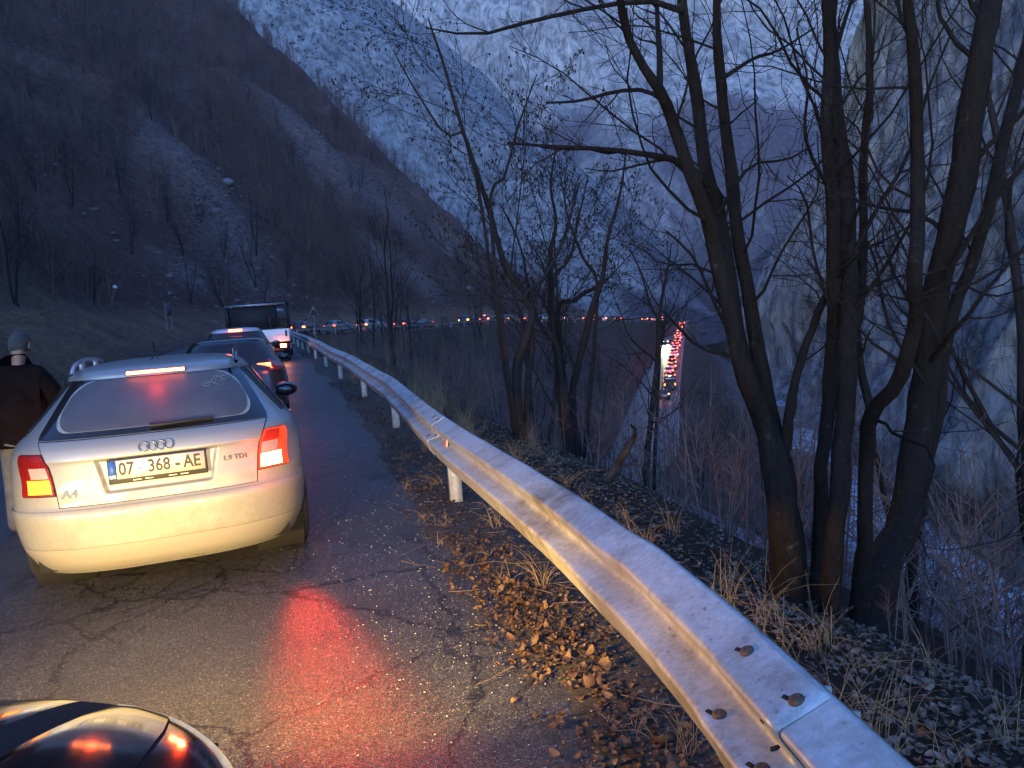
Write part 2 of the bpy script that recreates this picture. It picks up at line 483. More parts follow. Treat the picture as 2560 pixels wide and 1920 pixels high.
def strip(name, C, Nn, offs, dz, mat, parent=None, crown=0.0):
    offs = np.asarray(offs, float)
    V = C[:, None, :] + Nn[:, None, :] * offs[None, :, None]
    V[:, :, 2] += dz - crown * ((offs - offs.mean()) / (np.ptp(offs) / 2)) ** 2
    return np_obj(name, V.reshape(-1, 3), grid_faces(len(C), len(offs))[:, ::-1], mat, parent)
sel = RAIL[:, 1] < 300
tag(strip('road', RAIL, RN, [-6.75, -5.5, -4, -2.5, -1.2, -0.4, -0.1], 0.0, M_ASPH), kind='structure')
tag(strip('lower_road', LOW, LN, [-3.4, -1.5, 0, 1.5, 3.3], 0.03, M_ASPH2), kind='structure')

# verge of trodden dirt with a ragged edge lying on the asphalt, from the asphalt to the brink
M_DIRT, nt_, b_ = newmat('verge_dirt')
tc_ = N(nt_, 'TexCoord'); nn_ = N(nt_, 'TexNoise', Scale=22.0, Detail=8, Roughness=0.75); nt_.links.new(tc_.outputs['Object'], nn_.inputs['Vector'])
vv_ = N(nt_, 'TexVoronoi', Scale=85.0); nt_.links.new(tc_.outputs['Object'], vv_.inputs['Vector'])
sp_ = N(nt_, 'SeparateColor'); nt_.links.new(vv_.outputs['Color'], sp_.inputs['Color'])
c_ = mixc(nt_, 1.0, ramp(nt_, nn_.outputs['Fac'], [(0.3, (0.022, 0.017, 0.013)), (0.7, (0.06, 0.047, 0.036))]), ramp(nt_, sp_.outputs['Red'], [(0, (0.6, 0.6, 0.6)), (0.8, (1.3, 1.3, 1.3)), (0.955, (1.6, 1.6, 1.6)), (0.96, (5.5, 5.3, 5))]), 'MULTIPLY')
nt_.links.new(c_, b_.inputs['Base Color']); b_.inputs['Roughness'].default_value = 0.9
bp_ = N(nt_, 'Bump', Strength=0.8, Distance=0.012); nt_.links.new(nn_.outputs['Fac'], bp_.inputs['Height']); nt_.links.new(bp_.outputs['Normal'], b_.inputs['Normal'])
C = catmull(RAIL[(RAIL[:, 1] > -6) & (RAIL[:, 1] < 60)], 700)
_, Cn = along(C)
edge = -0.17 + 0.09 * fbm(C[:, 1] * 0.9, C[:, 0] * 0, 1.0, 4) - 0.10 * smooth(3.5, 6, C[:, 1])
fr = np.linspace(0, 1, 9)
V = C[:, None, :] + Cn[:, None, :] * (edge[:, None] + fr[None] * (0.5 - edge[:, None]))[:, :, None]
V[:, :, 2] += np.array([-0.012, 0.006, 0.012, 0.014, 0.012, 0.008, 0.0, -0.02, -0.08])[None] + 0.004 * fbm(V[:, :, 0] * 6, V[:, :, 1] * 6, 0, 3)
tag(np_obj('verge', V.reshape(-1, 3), grid_faces(len(C), 9)[:, ::-1], M_DIRT), kind='structure')

# ------------------------------------------------------------------ river
m, nt, b = newmat('river_water')
tc = N(nt, 'TexCoord'); nz = N(nt, 'TexNoise', Scale=0.8, Detail=8, Roughness=0.7); nt.links.new(tc.outputs['Object'], nz.inputs['Vector'])
nt.links.new(ramp(nt, nz.outputs['Fac'], [(0.4, (0.10, 0.13, 0.15)), (0.6, (0.55, 0.60, 0.65))]), b.inputs['Base Color'])
b.inputs['Roughness'].default_value = 0.25
bp = N(nt, 'Bump', Strength=0.6, Distance=0.2); nt.links.new(nz.outputs['Fac'], bp.inputs['Height']); nt.links.new(bp.outputs['Normal'], b.inputs['Normal'])
tag(strip('river', RIVER, VN, [-6.5, -3, 0, 3, 6.5], 0.0, m), kind='structure')

# ------------------------------------------------------------------ right-hand cliff
base = catmull([(44, -30, -26), (44, 20, -26), (45, 60, -26), (49, 100, -26), (54, 150, -25), (60, 196, -22), (74, 214, -20), (110, 222, -18), (170, 226, -16)], 420)
_, bn = along(base)
hh = np.linspace(0, 1, 220) ** 1.1 * 190
lean = np.interp(hh, [0, 12, 30, 60, 110, 190], [0, 5.5, 12, 23, 40, 62])
V = base[:, None, :] + bn[:, None, :] * lean[None, :, None]
V[:, :, 2] += hh[None]
sx = np.arange(len(base))[:, None] * 0.8 + 0 * hh[None]
sz = hh[None] + 0 * sx
warp = fbm(sx * 0.03, sz * 0.03, 0, 3)
disp = 7.0 * fbm(sx * 0.022, sz * 0.014, 1, 3) + 2.6 * fbm(sx * 0.10 + sz * 0.05 + warp, sz * 0.035, 2, 4) + 0.9 * fbm(sx * 0.45 + sz * 0.22, sz * 0.11, 3, 4)
# rounded pale buttress low down at the far end
q = np.exp(-(((V[:, :, 0] - 66) / 9) ** 2 + ((V[:, :, 1] - 165) / 22) ** 2 + ((V[:, :, 2] - 6) / 16) ** 2))
disp = disp * smooth(0, 10, sz) - 7 * q
V = V + bn[:, None, :] * disp[:, :, None]
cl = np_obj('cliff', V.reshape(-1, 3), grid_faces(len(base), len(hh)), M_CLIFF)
tag(cl, kind='structure')
wv = -0.08 + 0.30 * fbm(sx * 0.05, sz * 0.06, 5, 4) - 0.5 * q
wv = wv + 0.25 * smooth(26, 6, sz) * (sx < 140)
set_attr(cl.data, 'wood', np.clip(wv, 0, 1).ravel())

# ------------------------------------------------------------------ pale slope beyond the spur, then the far mountain
def far_slope_z(x, y):
    ax = 66 + 0.30 * (y - 250)
    q = 0.958 * (ax - x)
    z = -8 + 0.045 * (y - 250) + np.where(q > 0, 0.98 * q, -0.9 * q)
    z = -12 + (z + 12) * smooth(228, 325, y)          # its foot rises out of the valley floor behind the spur
    z = z + 6 * fbm(x * 0.011, y * 0.011, 1, 5, 0.55) + 2.2 * fbm(x * 0.06, y * 0.06, 3, 4)
    return z
gx = np.arange(-300, 330, 3.0); gy = np.arange(222, 760, 3.6)
X, Y = np.meshgrid(gx, gy)
Z = far_slope_z(X, Y)
fs = np_obj('far_slope', np.stack([X, Y, Z], -1).reshape(-1, 3), grid_faces(len(gy), len(gx)), M_FAR)
tag(fs, kind='structure')
tx = (X / Y); tz = (Z - EYE) / Y
wf = -0.06 + 0.22 * fbm(X * 0.02, Y * 0.02, 8, 4) + 0.55 * smooth(0.03, -0.03, tz + 0.03 * fbm(X * 0.03, Y * 0.03, 2, 3))
wf = wf + 0.40 * smooth(-0.02, 0.10, tx - 0.02 - 0.35 * (0.36 - tz)) * smooth(0.4, 0.2, tz)
set_attr(fs.data, 'wood', np.clip(wf, 0, 1).ravel())

gx = np.arange(-700, 900, 7.0); gy = np.arange(470, 1500, 7.0)
X, Y = np.meshgrid(gx, gy)
up = np.interp(Y + 0.18 * X, [480, 590, 720, 860, 1500], [-5, 85, 200, 380, 950])
Z = -40 * (1 - smooth(470, 560, Y)) + up + smooth(470, 640, Y) * 38 * fbm(X * 0.0065, Y * 0.0045, 6, 6, 0.55) + 9 * np.abs(fbm(X * 0.03, Y * 0.012, 2, 4))
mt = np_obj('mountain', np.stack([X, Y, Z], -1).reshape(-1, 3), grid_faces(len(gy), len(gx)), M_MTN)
tag(mt, kind='structure')
tz = (Z - EYE) / Y
wm = 0.0 + 0.34 * fbm(X * 0.012, Y * 0.012, 4, 4) + 0.52 * smooth(0.29, 0.20, tz + 0.05 * fbm(X * 0.008, Y * 0.008, 3, 4)) + 0.0
set_attr(mt.data, 'wood', np.clip(wm, 0, 1).ravel())
# ------------------------------------------------------------------ car bodies: a stack of rounded plan contours
class Shape:
    """rows: z, half width, y of the rear face, y of the front face"""
    def __init__(s, rows, br=0.62, nr=3.3, bf=1.0, nf=2.6, taper=0.02):
        a = np.array(rows, float)
        s.z, s.w, s.yr, s.yf = a.T
        s.br, s.nr, s.bf, s.nf, s.taper = br, nr, bf, nf, taper
    def _p(s, z, v):
        return s._pchip(s.z, v, z)
    @staticmethod
    def _pchip(x, y, q):
        h = np.diff(x); d = np.diff(y) / h
        m = np.zeros_like(y)
        for i in range(1, len(x) - 1):
            if d[i - 1] * d[i] > 0:
                w1 = 2 * h[i] + h[i - 1]; w2 = h[i] + 2 * h[i - 1]
                m[i] = (w1 + w2) / (w1 / d[i - 1] + w2 / d[i])
        m[0], m[-1] = d[0], d[-1]
        q = np.clip(np.asarray(q, float), x[0], x[-1])
        i = np.clip(np.searchsorted(x, q) - 1, 0, len(x) - 2)
        t = (q - x[i]) / h[i]
        return (y[i] * (1 + 2 * t) * (1 - t) ** 2 + h[i] * m[i] * t * (1 - t) ** 2 + y[i + 1] * t * t * (3 - 2 * t) + h[i] * m[i + 1] * t * t * (t - 1))
    def dims(s, z):
        w, yr, yf = s._p(z, s.w), s._p(z, s.yr), s._p(z, s.yf)
        L = yf - yr
        return w, yr, yf, np.minimum(s.br, 0.35 * L), np.minimum(s.bf, 0.45 * L)
    def P(s, u, z):
        """u 0..1 rear, 1..2 right side, 2..3 front; negative u mirrors"""
        u, z = np.broadcast_arrays(np.asarray(u, float), np.asarray(z, float))
        sg = np.where(u < 0, -1.0, 1.0); u = np.abs(u)
        w, yr, yf, br, bf = s.dims(z)
        th = np.clip(u, 0, 1) * np.pi / 2
        xr = w * np.sin(th) ** (2 / s.nr); yy = yr + br * (1 - np.cos(th) ** (2 / s.nr))
        t = np.clip(u - 1, 0, 1); ys = yr + br + t * (yf - bf - yr - br)
        th2 = np.clip(3 - u, 0, 1) * np.pi / 2
        xf = w * np.sin(th2) ** (2 / s.nf); yf2 = yf - bf * (1 - np.cos(th2) ** (2 / s.nf))
        x = np.where(u <= 1, xr, np.where(u <= 2, w, xf))
        y = np.where(u <= 1, yy, np.where(u <= 2, ys, yf2))
        return np.stack([sg * x, y, z], -1)
    def ux(s, x, z):            # rear: u at a given x
        w = s.dims(z)[0]; r = np.clip(np.abs(x) / w, 0, 1)
        return np.sign(x) * np.arcsin(r ** (s.nr / 2)) / (np.pi / 2)
    def ufx(s, x, z):           # front: u at a given x
        w = s.dims(z)[0]; r = np.clip(np.abs(x) / w, 0, 1)
        return np.where(np.asarray(x) < 0, -1, 1) * (3 - np.arcsin(r ** (s.nf / 2)) / (np.pi / 2))
    def uy(s, y, z):            # side: u at a given y
        w, yr, yf, br, bf = s.dims(z)
        y = np.asarray(y, float)
        a = np.arccos(np.clip(1 - (y - yr) / br, 0, 1) ** (s.nr / 2)) / (np.pi / 2)
        b = 1 + (y - yr - br) / (yf - bf - yr - br)
        c = 3 - np.arccos(np.clip(1 - (yf - y) / bf, 0, 1) ** (s.nf / 2)) / (np.pi / 2)
        return np.where(y < yr + br, a, np.where(y < yf - bf, b, c))
    def normal(s, u, z):
        e = 1e-3
        a = s.P(u + e, z) - s.P(u - e, z); b = s.P(u, z + e) - s.P(u, z - e)
        n = np.cross(a, b); n /= np.linalg.norm(n, axis=-1, keepdims=True) + 1e-9
        n = np.where((np.asarray(u) < -5)[..., None], -n, n)
        # keep outward
        p = s.P(u, z); out = np.stack([p[..., 0], p[..., 1] - s._p(z, (s.yr + s.yf) / 2), 0 * p[..., 2]], -1)
        f = np.sign((n * out).sum(-1, keepdims=True)); f[f == 0] = 1
        return n * f

def patch(sh, name, mat, parent, U, Z, off=0.004, depth=0.012, disp=None, smooth=True):
    """a panel on the car surface: U, Z arrays (rows, cols) of surface coordinates, raised by off, with its edge turned in"""
    U, Z = np.asarray(U, float), np.asarray(Z, float)
    n = sh.normal(U, Z); P = sh.P(U, Z)
    o = off if disp is None else off + disp(P)
    P2 = P + n * (o[..., None] if np.ndim(o) else o)
    nr, nc = U.shape
    V = P2.reshape(-1, 3); F = grid_faces(nr, nc)
    rim = np.r_[np.arange(nc), np.arange(1, nr) * nc + nc - 1, (nr - 1) * nc + np.arange(nc - 2, -1, -1), np.arange(nr - 2, 0, -1) * nc]
    low = V[rim] - n.reshape(-1, 3)[rim] * depth
    top = V[rim]
    k = len(rim); i = np.arange(k); j = (i + 1) % k
    sk = np.stack([i, j, k + j, k + i], 1) + len(V)
    V2 = np.vstack([V, top, low]); F2 = np.vstack([F, sk])
    # orient so that the panel faces outward
    a = V[F[len(F) // 2]]; nn = np.cross(a[1] - a[0], a[3] - a[0])
    if (nn * n.reshape(-1, 3)[F[len(F) // 2][0]]).sum() < 0: F2 = F2[:, ::-1]
    me = np_mesh(name, V2, F2, mat, smooth)
    return mobj(name, me, parent)

def rear_uz(sh, zs, xl, xr, nc):
    """rows zs, from x=xl(z) to x=xr(z) across the rear face"""
    zs = np.asarray(zs, float); l = np.array([xl(z) for z in zs]); r = np.array([xr(z) for z in zs])
    f = np.linspace(0, 1, nc)[None]
    X = l[:, None] * (1 - f) + r[:, None] * f
    Z = np.repeat(zs[:, None], nc, 1)
    return sh.ux(X, Z), Z

def front_uz(sh, zs, xl, xr, nc):
    zs = np.asarray(zs, float); l = np.array([xl(z) for z in zs]); r = np.array([xr(z) for z in zs])
    f = np.linspace(0, 1, nc)[None]
    X = l[:, None] * (1 - f) + r[:, None] * f
    Z = np.repeat(zs[:, None], nc, 1)
    return sh.ufx(X, Z), Z

def side_uz(sh, zs, yl, yr, nc, sg=1):
    zs = np.asarray(zs, float); l = np.array([yl(z) for z in zs]); r = np.array([yr(z) for z in zs])
    f = np.linspace(0, 1, nc)[None]
    Y = l[:, None] * (1 - f) + r[:, None] * f
    Z = np.repeat(zs[:, None], nc, 1)
    return sg * sh.uy(Y, Z), Z

def wrap_uz(sh, zs, x_in, y_out, nc, sg=1):
    zs = np.asarray(zs, float)
    a = np.array([float(sh.ux(np.array(x_in(z)), np.array(z))) for z in zs]); b = np.array([float(sh.uy(np.array(y_out(z)), np.array(z))) for z in zs])
    f = np.linspace(0, 1, nc)[None]
    return sg * (a[:, None] * (1 - f) + b[:, None] * f), np.repeat(zs[:, None], nc, 1)

def lerp(z0, a, z1, b):
    return lambda z: a + (b - a) * (z - z0) / (z1 - z0)
def const(a):
    return lambda z: a

def body_mesh(sh, wheels, arch=0.36, hub=0.31, belt=None, nu=(26, 56, 26), nz=(20, 26), zlo=None):
    """closed shell with open wheel arches"""
    z0 = zlo or sh.z[0]; zt = sh.z[-1]; belt = belt or sh.z[len(sh.z) // 2]
    us = np.r_[np.linspace(0, 1, nu[0], endpoint=False), np.linspace(1, 2, nu[1], endpoint=False), np.linspace(2, 3, nu[2] + 1)]
    us = np.r_[us, -us[-2:0:-1]]
    t = np.r_[np.linspace(0, 1, nz[0], endpoint=False), np.linspace(1, 2, nz[1])]
    y0 = sh.P(us, 0.5)[:, 1]
    zb = np.full(len(us), z0)
    for yw in wheels:
        q = arch ** 2 - (y0 - yw) ** 2
        zb = np.maximum(zb, np.where(q > 0, hub + np.sqrt(np.maximum(q, 0)), z0))
    tl = np.clip(t, 0, 1)[:, None]; tu = np.clip(t - 1, 0, 1)[:, None] ** 0.85
    Z = zb[None] * (1 - tl) + belt * tl + tu * (zt - belt)
    U = np.repeat(us[None], len(t), 0)
    P = sh.P(U, Z)
    V = P.reshape(-1, 3); F = grid_faces(len(t), len(us), True)
    n = len(us); top = (len(t) - 1) * n
    ctr = V[top:top + n].mean(0); V = np.vstack([V, ctr[None]])
    i = np.arange(0, n, 2); cap = np.stack([top + i, top + (i + 1) % n, top + (i + 2) % n, np.full(len(i), len(V) - 1)], 1)
    return V, np.vstack([F, cap])

def lathe(prof, seg=28, axis='x'):
    prof = np.asarray(prof, float); a = np.arange(seg) * 2 * np.pi / seg
    V = np.stack([np.repeat(prof[:, :1], seg, 1), prof[:, 1:2] * np.cos(a)[None], prof[:, 1:2] * np.sin(a)[None]], -1)
    return V.reshape(-1, 3), grid_faces(len(prof), seg, True)

_wheel = {}
def add_wheel(parent, x, y, r, w, mt, mr, sg):
    key = (round(r, 3), round(w, 3))
    if key not in _wheel:
        h = w / 2
        V, F = lathe([(-h, r * 0.66), (-h * 1.02, r * 0.8), (-h * 0.96, r * 0.93), (-h * 0.75, r * 0.985), (-h * 0.3, r), (h * 0.3, r), (h * 0.75, r * 0.985), (h * 0.96, r * 0.93), (h * 1.02, r * 0.8), (h, r * 0.66), (h * 0.5, r * 0.62), (-h * 0.5, r * 0.62), (-h, r * 0.66)], 36)
        ty = np_mesh('tyre', V, F, mt)
        V, F = lathe([(h * 0.86, r * 0.67), (h * 0.9, r * 0.62), (h * 0.55, r * 0.58), (h * 0.5, r * 0.2), (h * 0.75, r * 0.17), (h * 0.8, 0.001)], 36)
        parts = [(V, F)]
        for k in range(5):
            a = k * 2 * math.pi / 5; rr = np.linspace(r * 0.15, r * 0.62, 4)
            pts = np.stack([np.full(4, h * 0.72), rr * math.cos(a), rr * math.sin(a)], 1)
            parts.append(tube(pts, [0.035, 0.028, 0.026, 0.03], 6))
        V, F = join(parts)
        ri = np_mesh('rim', V, F, mr)
        _wheel[key] = (ty, ri)
    ty, ri = _wheel[key]
    t = mobj('wheel', ty, parent, (x, y, r))
    if sg < 0: t.rotation_euler = (0, 0, math.pi)
    mobj('rim', ri, t)
    return t

def text_obj(name, body, size, mat, parent, mtx, extrude=0.0012, squeeze=1.0, bold=0.0):
    cu = bpy.data.curves.new('text', 'FONT'); cu.body = body; cu.size = size; cu.extrude = extrude; cu.align_x = 'CENTER'; cu.align_y = 'CENTER'; cu.offset = bold
    cu.resolution_u = 3
    to = bpy.data.objects.new('text', cu); COL.objects.link(to)
    bpy.context.view_layer.update()
    me = bpy.data.meshes.new_from_object(to.evaluated_get(bpy.context.evaluated_depsgraph_get()))
    bpy.data.objects.remove(to); bpy.data.curves.remove(cu)
    me.name = name; me.materials.clear(); me.materials.append(mat)
    me.transform(mtx @ Matrix.Diagonal((squeeze, 1, 1, 1)))
    return mobj(name, me, parent)

def frame_at(sh, x, z, off=0.0, roll=0.0):
    """matrix whose XY plane lies on the rear face (X to the right, Y up)"""
    u = sh.ux(np.array(x), np.array(z)); p = sh.P(u, z); n = sh.normal(np.array([u]), np.array([z]))[0]
    n = Vector(n); up = Vector((0, 0, 1)); xa = up.cross(n).normalized(); ya = n.cross(xa)
    m = Matrix((xa, ya, n)).transposed().to_4x4(); m.translation = Vector(p) + n * off
    return m @ Matrix.Rotation(roll, 4, 'Z')

# car materials ----------------------------------------------------
def paint(name, base, metal=0.35, rough=0.38, coat=0.6, dirt=0.35, dcol=(0.20, 0.17, 0.13)):
    m, nt, b = newmat(name); L = nt.links.new
    tc = N(nt, 'TexCoord')
    n1 = N(nt, 'TexNoise', Scale=7.0, Detail=10, Roughness=0.78); L(tc.outputs['Object'], n1.inputs['Vector'])
    n2 = N(nt, 'TexNoise', Scale=60.0, Detail=4); L(tc.outputs['Object'], n2.inputs['Vector'])
    sp = N(nt, 'SeparateXYZ'); L(tc.outputs['Object'], sp.inputs['Vector'])
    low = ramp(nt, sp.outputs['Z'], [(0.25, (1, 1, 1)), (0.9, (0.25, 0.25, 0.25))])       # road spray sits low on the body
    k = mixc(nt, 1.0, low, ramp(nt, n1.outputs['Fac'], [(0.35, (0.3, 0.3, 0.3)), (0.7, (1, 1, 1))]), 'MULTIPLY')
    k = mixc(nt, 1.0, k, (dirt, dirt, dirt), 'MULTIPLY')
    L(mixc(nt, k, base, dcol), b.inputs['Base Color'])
    L(ramp(nt, k, [(0.0, (rough, rough, rough)), (0.5, (0.75, 0.75, 0.75))]), b.inputs['Roughness'])
    b.inputs['Metallic'].default_value = metal
    b.inputs['Coat Weight'].default_value = coat; b.inputs['Coat Roughness'].default_value = 0.08
    bp = N(nt, 'Bump', Strength=0.04, Distance=0.002); L(n2.outputs['Fac'], bp.inputs['Height']); L(bp.outputs['Normal'], b.inputs['Normal'])
    return m
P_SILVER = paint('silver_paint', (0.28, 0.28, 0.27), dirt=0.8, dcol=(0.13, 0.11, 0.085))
P_DARK = paint('dark_paint', (0.012, 0.012, 0.014), 0.1, 0.22, 1.0, 0.12)
P_GLOSS = paint('black_cherry_paint', (0.010, 0.003, 0.003), 0.0, 0.1, 1.0, 0.015)
P_GREY = paint('pale_grey_paint', (0.42, 0.42, 0.46), dirt=0.3)
P_WHITE = paint('white_paint', (0.72, 0.74, 0.70), 0.0, 0.4, 0.5, 0.3)
P_BLUE = paint('dark_blue_paint', (0.03, 0.04, 0.07), 0.2, 0.3)
M_SEAL = pmat('shut_line_shadow', (0.006, 0.006, 0.006), 0.9)
M_RUBBER = pmat('tyre_rubber', (0.018, 0.017, 0.016), 0.9, bump=0.3, bscale=90)
M_RIM = pmat('alloy', (0.35, 0.35, 0.36), 0.4, 0.8)
M_BLACKP = pmat('black_plastic', (0.012, 0.012, 0.012), 0.5, bump=0.1, bscale=200)
M_CHROME = pmat('chrome', (0.30, 0.29, 0.27), 0.3, 0.9, 0.05)
M_GLASS = pmat('dark_glass', (0.014, 0.011, 0.011), 0.12, spec=0.4, coat=0.25)
M_DUST = pmat('dusty_glass', (0.095, 0.076, 0.074), 0.5, var=0.25, scale=3.0, bump=0.05, bscale=120)
M_DUSTP = pmat('dust_rim', (0.30, 0.29, 0.26), 0.8, var=0.3, scale=14)
M_LENS_R = pmat('red_lens', (0.16, 0.006, 0.005), 0.15, coat=1.0, bump=0.25, bscale=90)
M_LENS_C = pmat('clear_lens', (0.34, 0.24, 0.22), 0.2, coat=1.0, bump=0.3, bscale=80)
E_BRAKE = emat('brake_lamp_glow', (1.0, 0.10, 0.025), 5.0)
E_BRAKE2 = emat('brake_bar_glow', (1.0, 0.17, 0.035), 6.0)
E_HOT = emat('bright_lamp_glow', (1.0, 0.36, 0.12), 5.0)
E_AMBER = emat('tail_lamp_glow', (1.0, 0.20, 0.012), 1.6)
E_RED = emat('red_side_glow', (1.0, 0.035, 0.008), 0.5)
E_DIM = emat('dim_red_glow', (1.0, 0.02, 0.008), 0.05)
E_HEAD = emat('headlamp_glow', (1.0, 0.80, 0.42), 5.0, (0.6, 0.6, 0.6))
M_PLATE = pmat('plate_white', (0.62, 0.58, 0.48), 0.55, var=0.12, scale=20)
M_PBLUE = pmat('plate_blue', (0.03, 0.10, 0.38), 0.5)
M_PBLACK = pmat('plate_black', (0.012, 0.012, 0.012), 0.6)

# ------------------------------------------------------------------ the silver estate car
def make_estate():
    rows = [(.20, .77, .13, 4.38), (.28, .80, .055, 4.44), (.36, .835, .026, 4.48), (.48, .856, .008, 4.53), (.56, .864, 0, 4.54), (.592, .868, .006, 4.54), (.612, .872, .050, 4.53),
            (.70, .875, .064, 4.47), (.78, .873, .076, 4.32), (.85, .868, .078, 4.05), (.90, .860, .076, 3.80), (.94, .848, .090, 3.55), (.975, .832, .122, 3.36), (1.0, .81, .160, 3.25),
            (1.03, .785, .200, 3.15), (1.10, .735, .30, 2.95), (1.20, .668, .44, 2.65), (1.28, .618, .555, 2.42), (1.325, .590, .62, 2.27), (1.345, .578, .622, 2.2),
            (1.362, .562, .640, 2.12), (1.385, .52, .70, 2.02), (1.405, .45, .82, 1.92), (1.42, .35, 1.02, 1.80), (1.428, .2, 1.28, 1.68)]
    sh = Shape(rows, nr=2.9)
    root = thing('estate_car', 'silver estate car braking ahead of the black bonnet, with number plate and rear wiper', 'car', (-2.125, 4.493, 0), rad(20.0), 'cars queueing on the near road')
    W = (0.98, 3.63)
    V, F = body_mesh(sh, W, belt=1.0, nu=(40, 70, 26), nz=(40, 34))
    c_ = V[F].mean(1)                                       # opening behind the plate recess
    F = F[~((np.abs(c_[:, 0]) < .36) & (c_[:, 1] < .4) & (c_[:, 2] > .655) & (c_[:, 2] < .895))]
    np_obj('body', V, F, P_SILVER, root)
    V, F = box(0, 2.3, 0.42, 1.44, 4.1, 0.40); np_obj('underbody', V, F, M_SEAL, root, False)
    # tailgate with a recess for the plate
    zs = np.linspace(.622, .992, 60)
    def xe(z): return float(np.interp(z, [.62, .70, .80, .86, .93, 1.0], [.545, .553, .566, .578, .612, .648]))
    U, Z = rear_uz(sh, np.linspace(.612, 1.0, 40), lambda z: -xe(z) - .007, lambda z: xe(z) + .007, 50)
    patch(sh, 'seal', M_SEAL, root, U, Z, 0.0015, disp=lambda P: -.06 * smooth(.0, .02, .36 - np.abs(P[..., 0])) * smooth(.650, .668, P[..., 2]) * (1 - smooth(.885, .90, P[..., 2])))
    def disp(P):
        x, z = P[..., 0], P[..., 2]
        xl = np.interp(z, [.66, .70, .90], [.285, .30, .345])
        inside = smooth(0, .014, xl - np.abs(x)) * smooth(.675, .690, z) * (1 - smooth(.868, .878, z))
        return -0.030 * inside + 0.004 * np.exp(-((z - .89) / .012) ** 2)
    U, Z = rear_uz(sh, zs, lambda z: -xe(z), lambda z: xe(z), 110)
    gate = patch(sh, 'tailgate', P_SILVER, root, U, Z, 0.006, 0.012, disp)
    # number plate
    pm = frame_at(sh, 0.0, .800, -0.008)
    pm = Matrix.Translation(pm.translation + Vector((0, -0.018, 0))) @ Matrix.Rotation(rad(90), 4, 'X')
    fr = thing_part('number_plate', join([box(0, 0, 0, .545, .148, .012)]), M_PBLACK, root, pm); bevel(fr, .006)
    for nm, bx, mt in (('plate_face', box(0.018, .010, .008, .484, .108, .006), M_PLATE), ('plate_band', box(-.247, .010, .008, .042, .108, .0064), M_PBLUE)):
        o = np_obj(nm, *bx, mt, fr, False)
        o.data.transform(pm)
    T = lambda x, y, z=.0115: pm @ Matrix.Translation((x, y, z))
    text_obj('plate_number', '07', .104, M_PBLACK, fr, T(-.172, .010), squeeze=.80, bold=.0022)
    text_obj('plate_number', '368', .104, M_PBLACK, fr, T(.006, .010), squeeze=.80, bold=.0022)
    text_obj('plate_number', '-', .12, M_PBLACK, fr, T(.107, .012), squeeze=.75, bold=.003)
    text_obj('plate_number', 'AE', .104, M_PBLACK, fr, T(.188, .010), squeeze=.80, bold=.0022)
    text_obj('plate_letters', 'RKS', .023, M_PLATE, fr, T(-.247, -.030), squeeze=.9, bold=.001)
    bm = bmesh.new()
    vs = [bm.verts.new(pm @ Vector(v)) for v in ((-.114, .024, .0125), (-.094, .024, .0125), (-.094, .008, .0125), (-.104, -.004, .0125), (-.114, .008, .0125))]
    bm.faces.new(vs); from_bm('plate_emblem', bm, M_PBLUE, fr)
    bm = bmesh.new()
    vs = [bm.verts.new(pm @ Vector(v)) for v in ((-.110, .020, .0132), (-.098, .020, .0132), (-.104, .006, .0132))]
    bm.faces.new(vs); from_bm('plate_emblem', bm, M_PLATE, fr)
    for x in (-.12, -.055, .075, .14):
        o = np_obj('frame_text_strip', *box(x, -.060, .0065, .045, .006, .002), M_PLATE, fr, False); o.data.transform(pm)
    # badge of four linked rings
    for k in range(4):
        bm = bmesh.new()
        m = frame_at(sh, (k - 1.5) * .045, .922, 0.0165)
        ring = np.stack([.0275 * np.cos(np.linspace(0, 2 * np.pi, 29)), .0275 * np.sin(np.linspace(0, 2 * np.pi, 29)), 0 * np.linspace(0, 1, 29)], 1)
        Vr, Fr = tube_arrays(ring[None], np.full((1, 29), .0042), 6)
        o = np_obj('badge_ring', Vr, Fr, M_CHROME, root); o.data.transform(m)
    bm.free()
    M_BADGE = pmat('badge_grey', (.10, .10, .105), .4, .6)
    text_obj('badge', 'A4', .062, M_BADGE, root, frame_at(sh, -.485, .695, .0075), .002, 1.25, .002)
    text_obj('badge', '1.9 TD', .040, M_BADGE, root, frame_at(sh, .424, .795, .0075), .002, 1.15, .001)
    text_obj('badge', 'I', .040, M_LENS_R, root, frame_at(sh, .497, .795, .0075), .002, 1.3, .001)
    # bumper
    zs = np.linspace(.385, .600, 16)
    U = []; 
    f = np.linspace(-1, 1, 70)
    ub = np.array([float(sh.uy(np.array(.58), np.array(z))) for z in zs])
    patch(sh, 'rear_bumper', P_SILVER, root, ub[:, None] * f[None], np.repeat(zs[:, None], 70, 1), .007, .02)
    U, Z = rear_uz(sh, np.linspace(.598, .616, 4), const(-.60), const(.60), 40); patch(sh, 'bumper_gap', M_SEAL, root, U, Z, .0025, .004)
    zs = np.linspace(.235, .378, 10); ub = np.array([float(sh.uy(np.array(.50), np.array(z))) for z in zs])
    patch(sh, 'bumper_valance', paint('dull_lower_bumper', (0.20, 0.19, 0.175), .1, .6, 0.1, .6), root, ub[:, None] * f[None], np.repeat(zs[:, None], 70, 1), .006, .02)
    np_obj('exhaust_pipe', *tube([(.17, .10, .245), (.17, .5, .25)], .032, 14), M_CHROME, root)
    np_obj('tow_eye', *tube([(.28, .10, .245), (.34, .10, .255), (.36, .2, .25)], .01, 6), M_CHROME, root)
    # rear window
    def xg(z): return float(np.interp(z, [1.004, 1.03, 1.12, 1.20, 1.28, 1.325], [.652, .652, .612, .575, .537, .515]))
    U, Z = rear_uz(sh, np.linspace(1.004, 1.325, 24), lambda z: -xg(z), lambda z: xg(z), 40)
